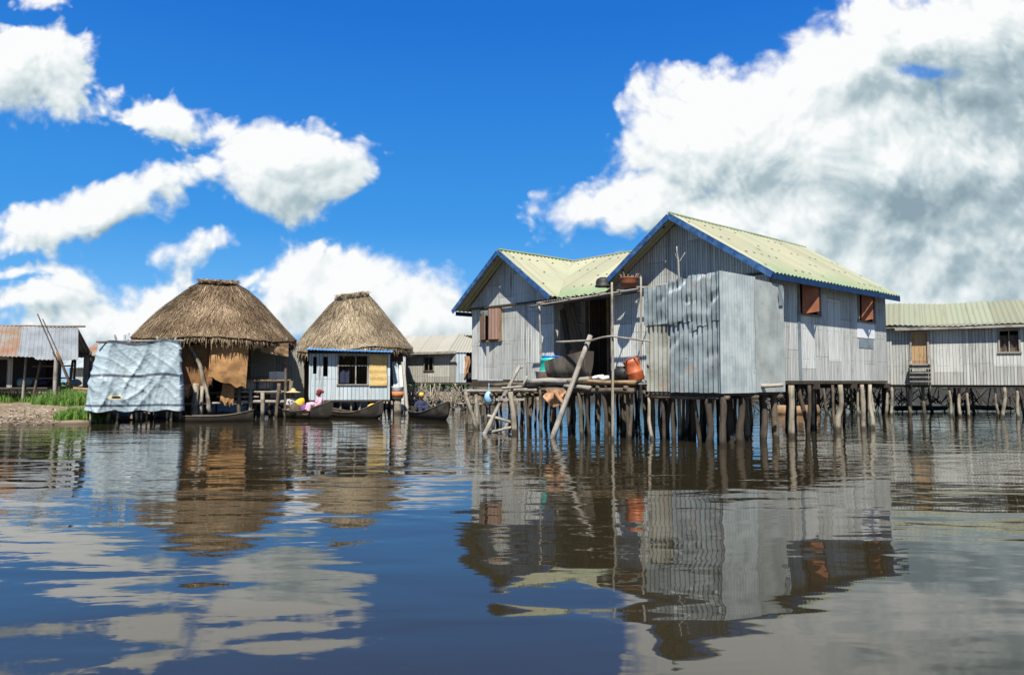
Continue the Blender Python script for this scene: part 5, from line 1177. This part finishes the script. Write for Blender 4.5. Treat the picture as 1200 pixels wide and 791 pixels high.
# ------------------------------------------------------------------ PEOPLE sitting in the canoes
def person(label, p, yaw, cloth, wrap, head, headmat, skirt=True):
    fr = Frame(p[0], p[1], p[2], yaw); root = None
    m = MB()
    # seated, facing local +x
    m.tube([(0, 0, .10), (-.01, 0, .25), (0, 0, .42), (.01, 0, .53)], [.15, .135, .15, .10], 12); m.ball((0, 0, .10), (.17, .18, .13)); m.ball((0, 0, .46), (.10, .19, .10))
    m.tube([(.01, 0, .52), (.025, 0, .62)], [.052, .048], 10)
    m.ball((.035, 0, .715), (.098, .078, .118), 16); m.ball((.085, 0, .665), (.05, .05, .05)); m.ball((.137, 0, .705), (.018, .015, .022), 8)
    for s in (-1, 1):
        m.ball((.03, s*.08, .71), (.02, .012, .03), 8)
        m.tube([(0, s*.18, .48), (.05, s*.23, .33), (.09, s*.235, .24)], [.052, .042, .038], 10); m.tube([(.09, s*.235, .24), (.24, s*.17, .24), (.33, s*.12, .26)], [.038, .033, .025], 10)
        m.ball((.37, s*.11, .262), (.05, .038, .018), 8)
        for k in range(4): m.tube([(.40, s*.11+(k-1.5)*.019, .262), (.445-.008*abs(k-1), s*.11+(k-1.5)*.02, .252), (.462-.012*abs(k-1), s*.11+(k-1.5)*.018, .228)], [.009, .0085, .0075], 6)
        m.tube([(.35, s*.075, .258), (.385, s*.055, .248), (.405, s*.06, .236)], [.010, .0095, .008], 6)
        m.tube([(.05, s*.10, .10), (.30, s*.15, .30), (.36, s*.15, .31)], [.09, .068, .06], 10); m.tube([(.36, s*.15, .31), (.42, s*.13, .12), (.45, s*.12, -.05)], [.058, .05, .035], 10); m.ball((.51, s*.12, -.075), (.11, .04, .03), 8)
    body = m.build('person', M['skin'], smooth=True)
    rm = body.modifiers.new('remesh', 'REMESH'); rm.mode = 'VOXEL'; rm.voxel_size = .009; rm.use_smooth_shade = True
    body.location = fr.o; body.rotation_euler = (0, 0, fr.a); tag(body, label, 'person', 'people sitting in the canoes')
    m = MB()                                         # blouse with sleeves
    m.tube([(0, 0, .08), (-.01, 0, .25), (0, 0, .42), (.01, 0, .535), (.012, 0, .55)], [.178, .158, .172, .118, .07], 14)
    m.ball((0, 0, .465), (.115, .205, .11))
    for s in (-1, 1): m.tube([(0, s*.165, .485), (.05, s*.232, .33), (.07, s*.237, .28)], [.068, .062, .066], 10)
    m.v = [tuple(V(a)+V((1, 1, 1))*.008*mnoise.noise(V(a)*18)) for a in m.v]
    c = m.build('blouse', M[cloth], body, smooth=True); r2 = c.modifiers.new('remesh', 'REMESH'); r2.mode = 'VOXEL'; r2.voxel_size = .012; r2.use_smooth_shade = True
    m = MB()
    m.ball((0, 0, .10), (.19, .21, .15))
    for s in (-1, 1): m.tube([(.03, s*.10, .10), (.30, s*.14, .31), (.38, s*.14, .31), (.44, s*.12, .06)], [.12, .095, .085, .085], 10)
    m.tube([(.28, -.12, .27), (.28, .12, .27)], [.09, .09], 8)
    c = m.build('wrapper', M[wrap], body, smooth=True); r2 = c.modifiers.new('remesh', 'REMESH'); r2.mode = 'VOXEL'; r2.voxel_size = .014; r2.use_smooth_shade = True
    for s in (-1, 1):
        m = MB(); m.ball((.122, s*.033, .728), (.012, .014, .009), 8); m.build('eye', M['white_cloth'], body, smooth=True)
    m = MB(); m.ball((.126, 0, .662), (.012, .028, .009), 8); m.build('mouth', M['red_cloth'], body, smooth=True)
    m = MB(); m.ball((.015, 0, .745), (.102, .084, .10), 14); m.build('hair', M['hair'], body, smooth=True)
    m = MB()
    if head == 'scarf':
        m.ball((.01, 0, .765), (.116, .096, .10), 16); m.ball((-.11, .0, .76), (.06, .075, .06), 10)
    else:
        m.lathe([(.30, .765), (.26, .78), (.12, .82), (.085, .90), (.02, .935), (0, .935)], n=24, c=(.03, 0, 0)); m.lathe([(.30, .760), (.12, .80), (0, .80)], n=24, c=(.03, 0, 0))
    m.build('headscarf' if head == 'scarf' else 'straw_hat', M[headmat], body, smooth=True)
    return body
person('person in pink printed blouse and dark red headscarf sitting in the loaded canoe', (P(374, 27.1), 27.25, .24), -150, 'pink_print', 'pink_print', 'scarf', 'red_cloth')
person('person in dark printed clothes and wide straw hat in the loaded canoe', (P(342, 28.0), 28.15, .20), -40, 'dark_print', 'dark_print', 'hat', 'straw')
person('person in dark clothes and yellow headscarf in the canoe pointing towards us', (P(494, 28.2), 28.2, .10), -70, 'dark_cloth', 'dark_cloth', 'scarf', 'yellow_cloth')

scene.cycles.max_bounces = 6; scene.cycles.diffuse_bounces = 3; scene.cycles.glossy_bounces = 4; scene.cycles.use_denoising = True
scene.cycles.caustics_reflective = True; scene.cycles.blur_glossy = 1.5; scene.cycles.caustics_refractive = False; scene.cycles.sample_clamp_indirect = 3
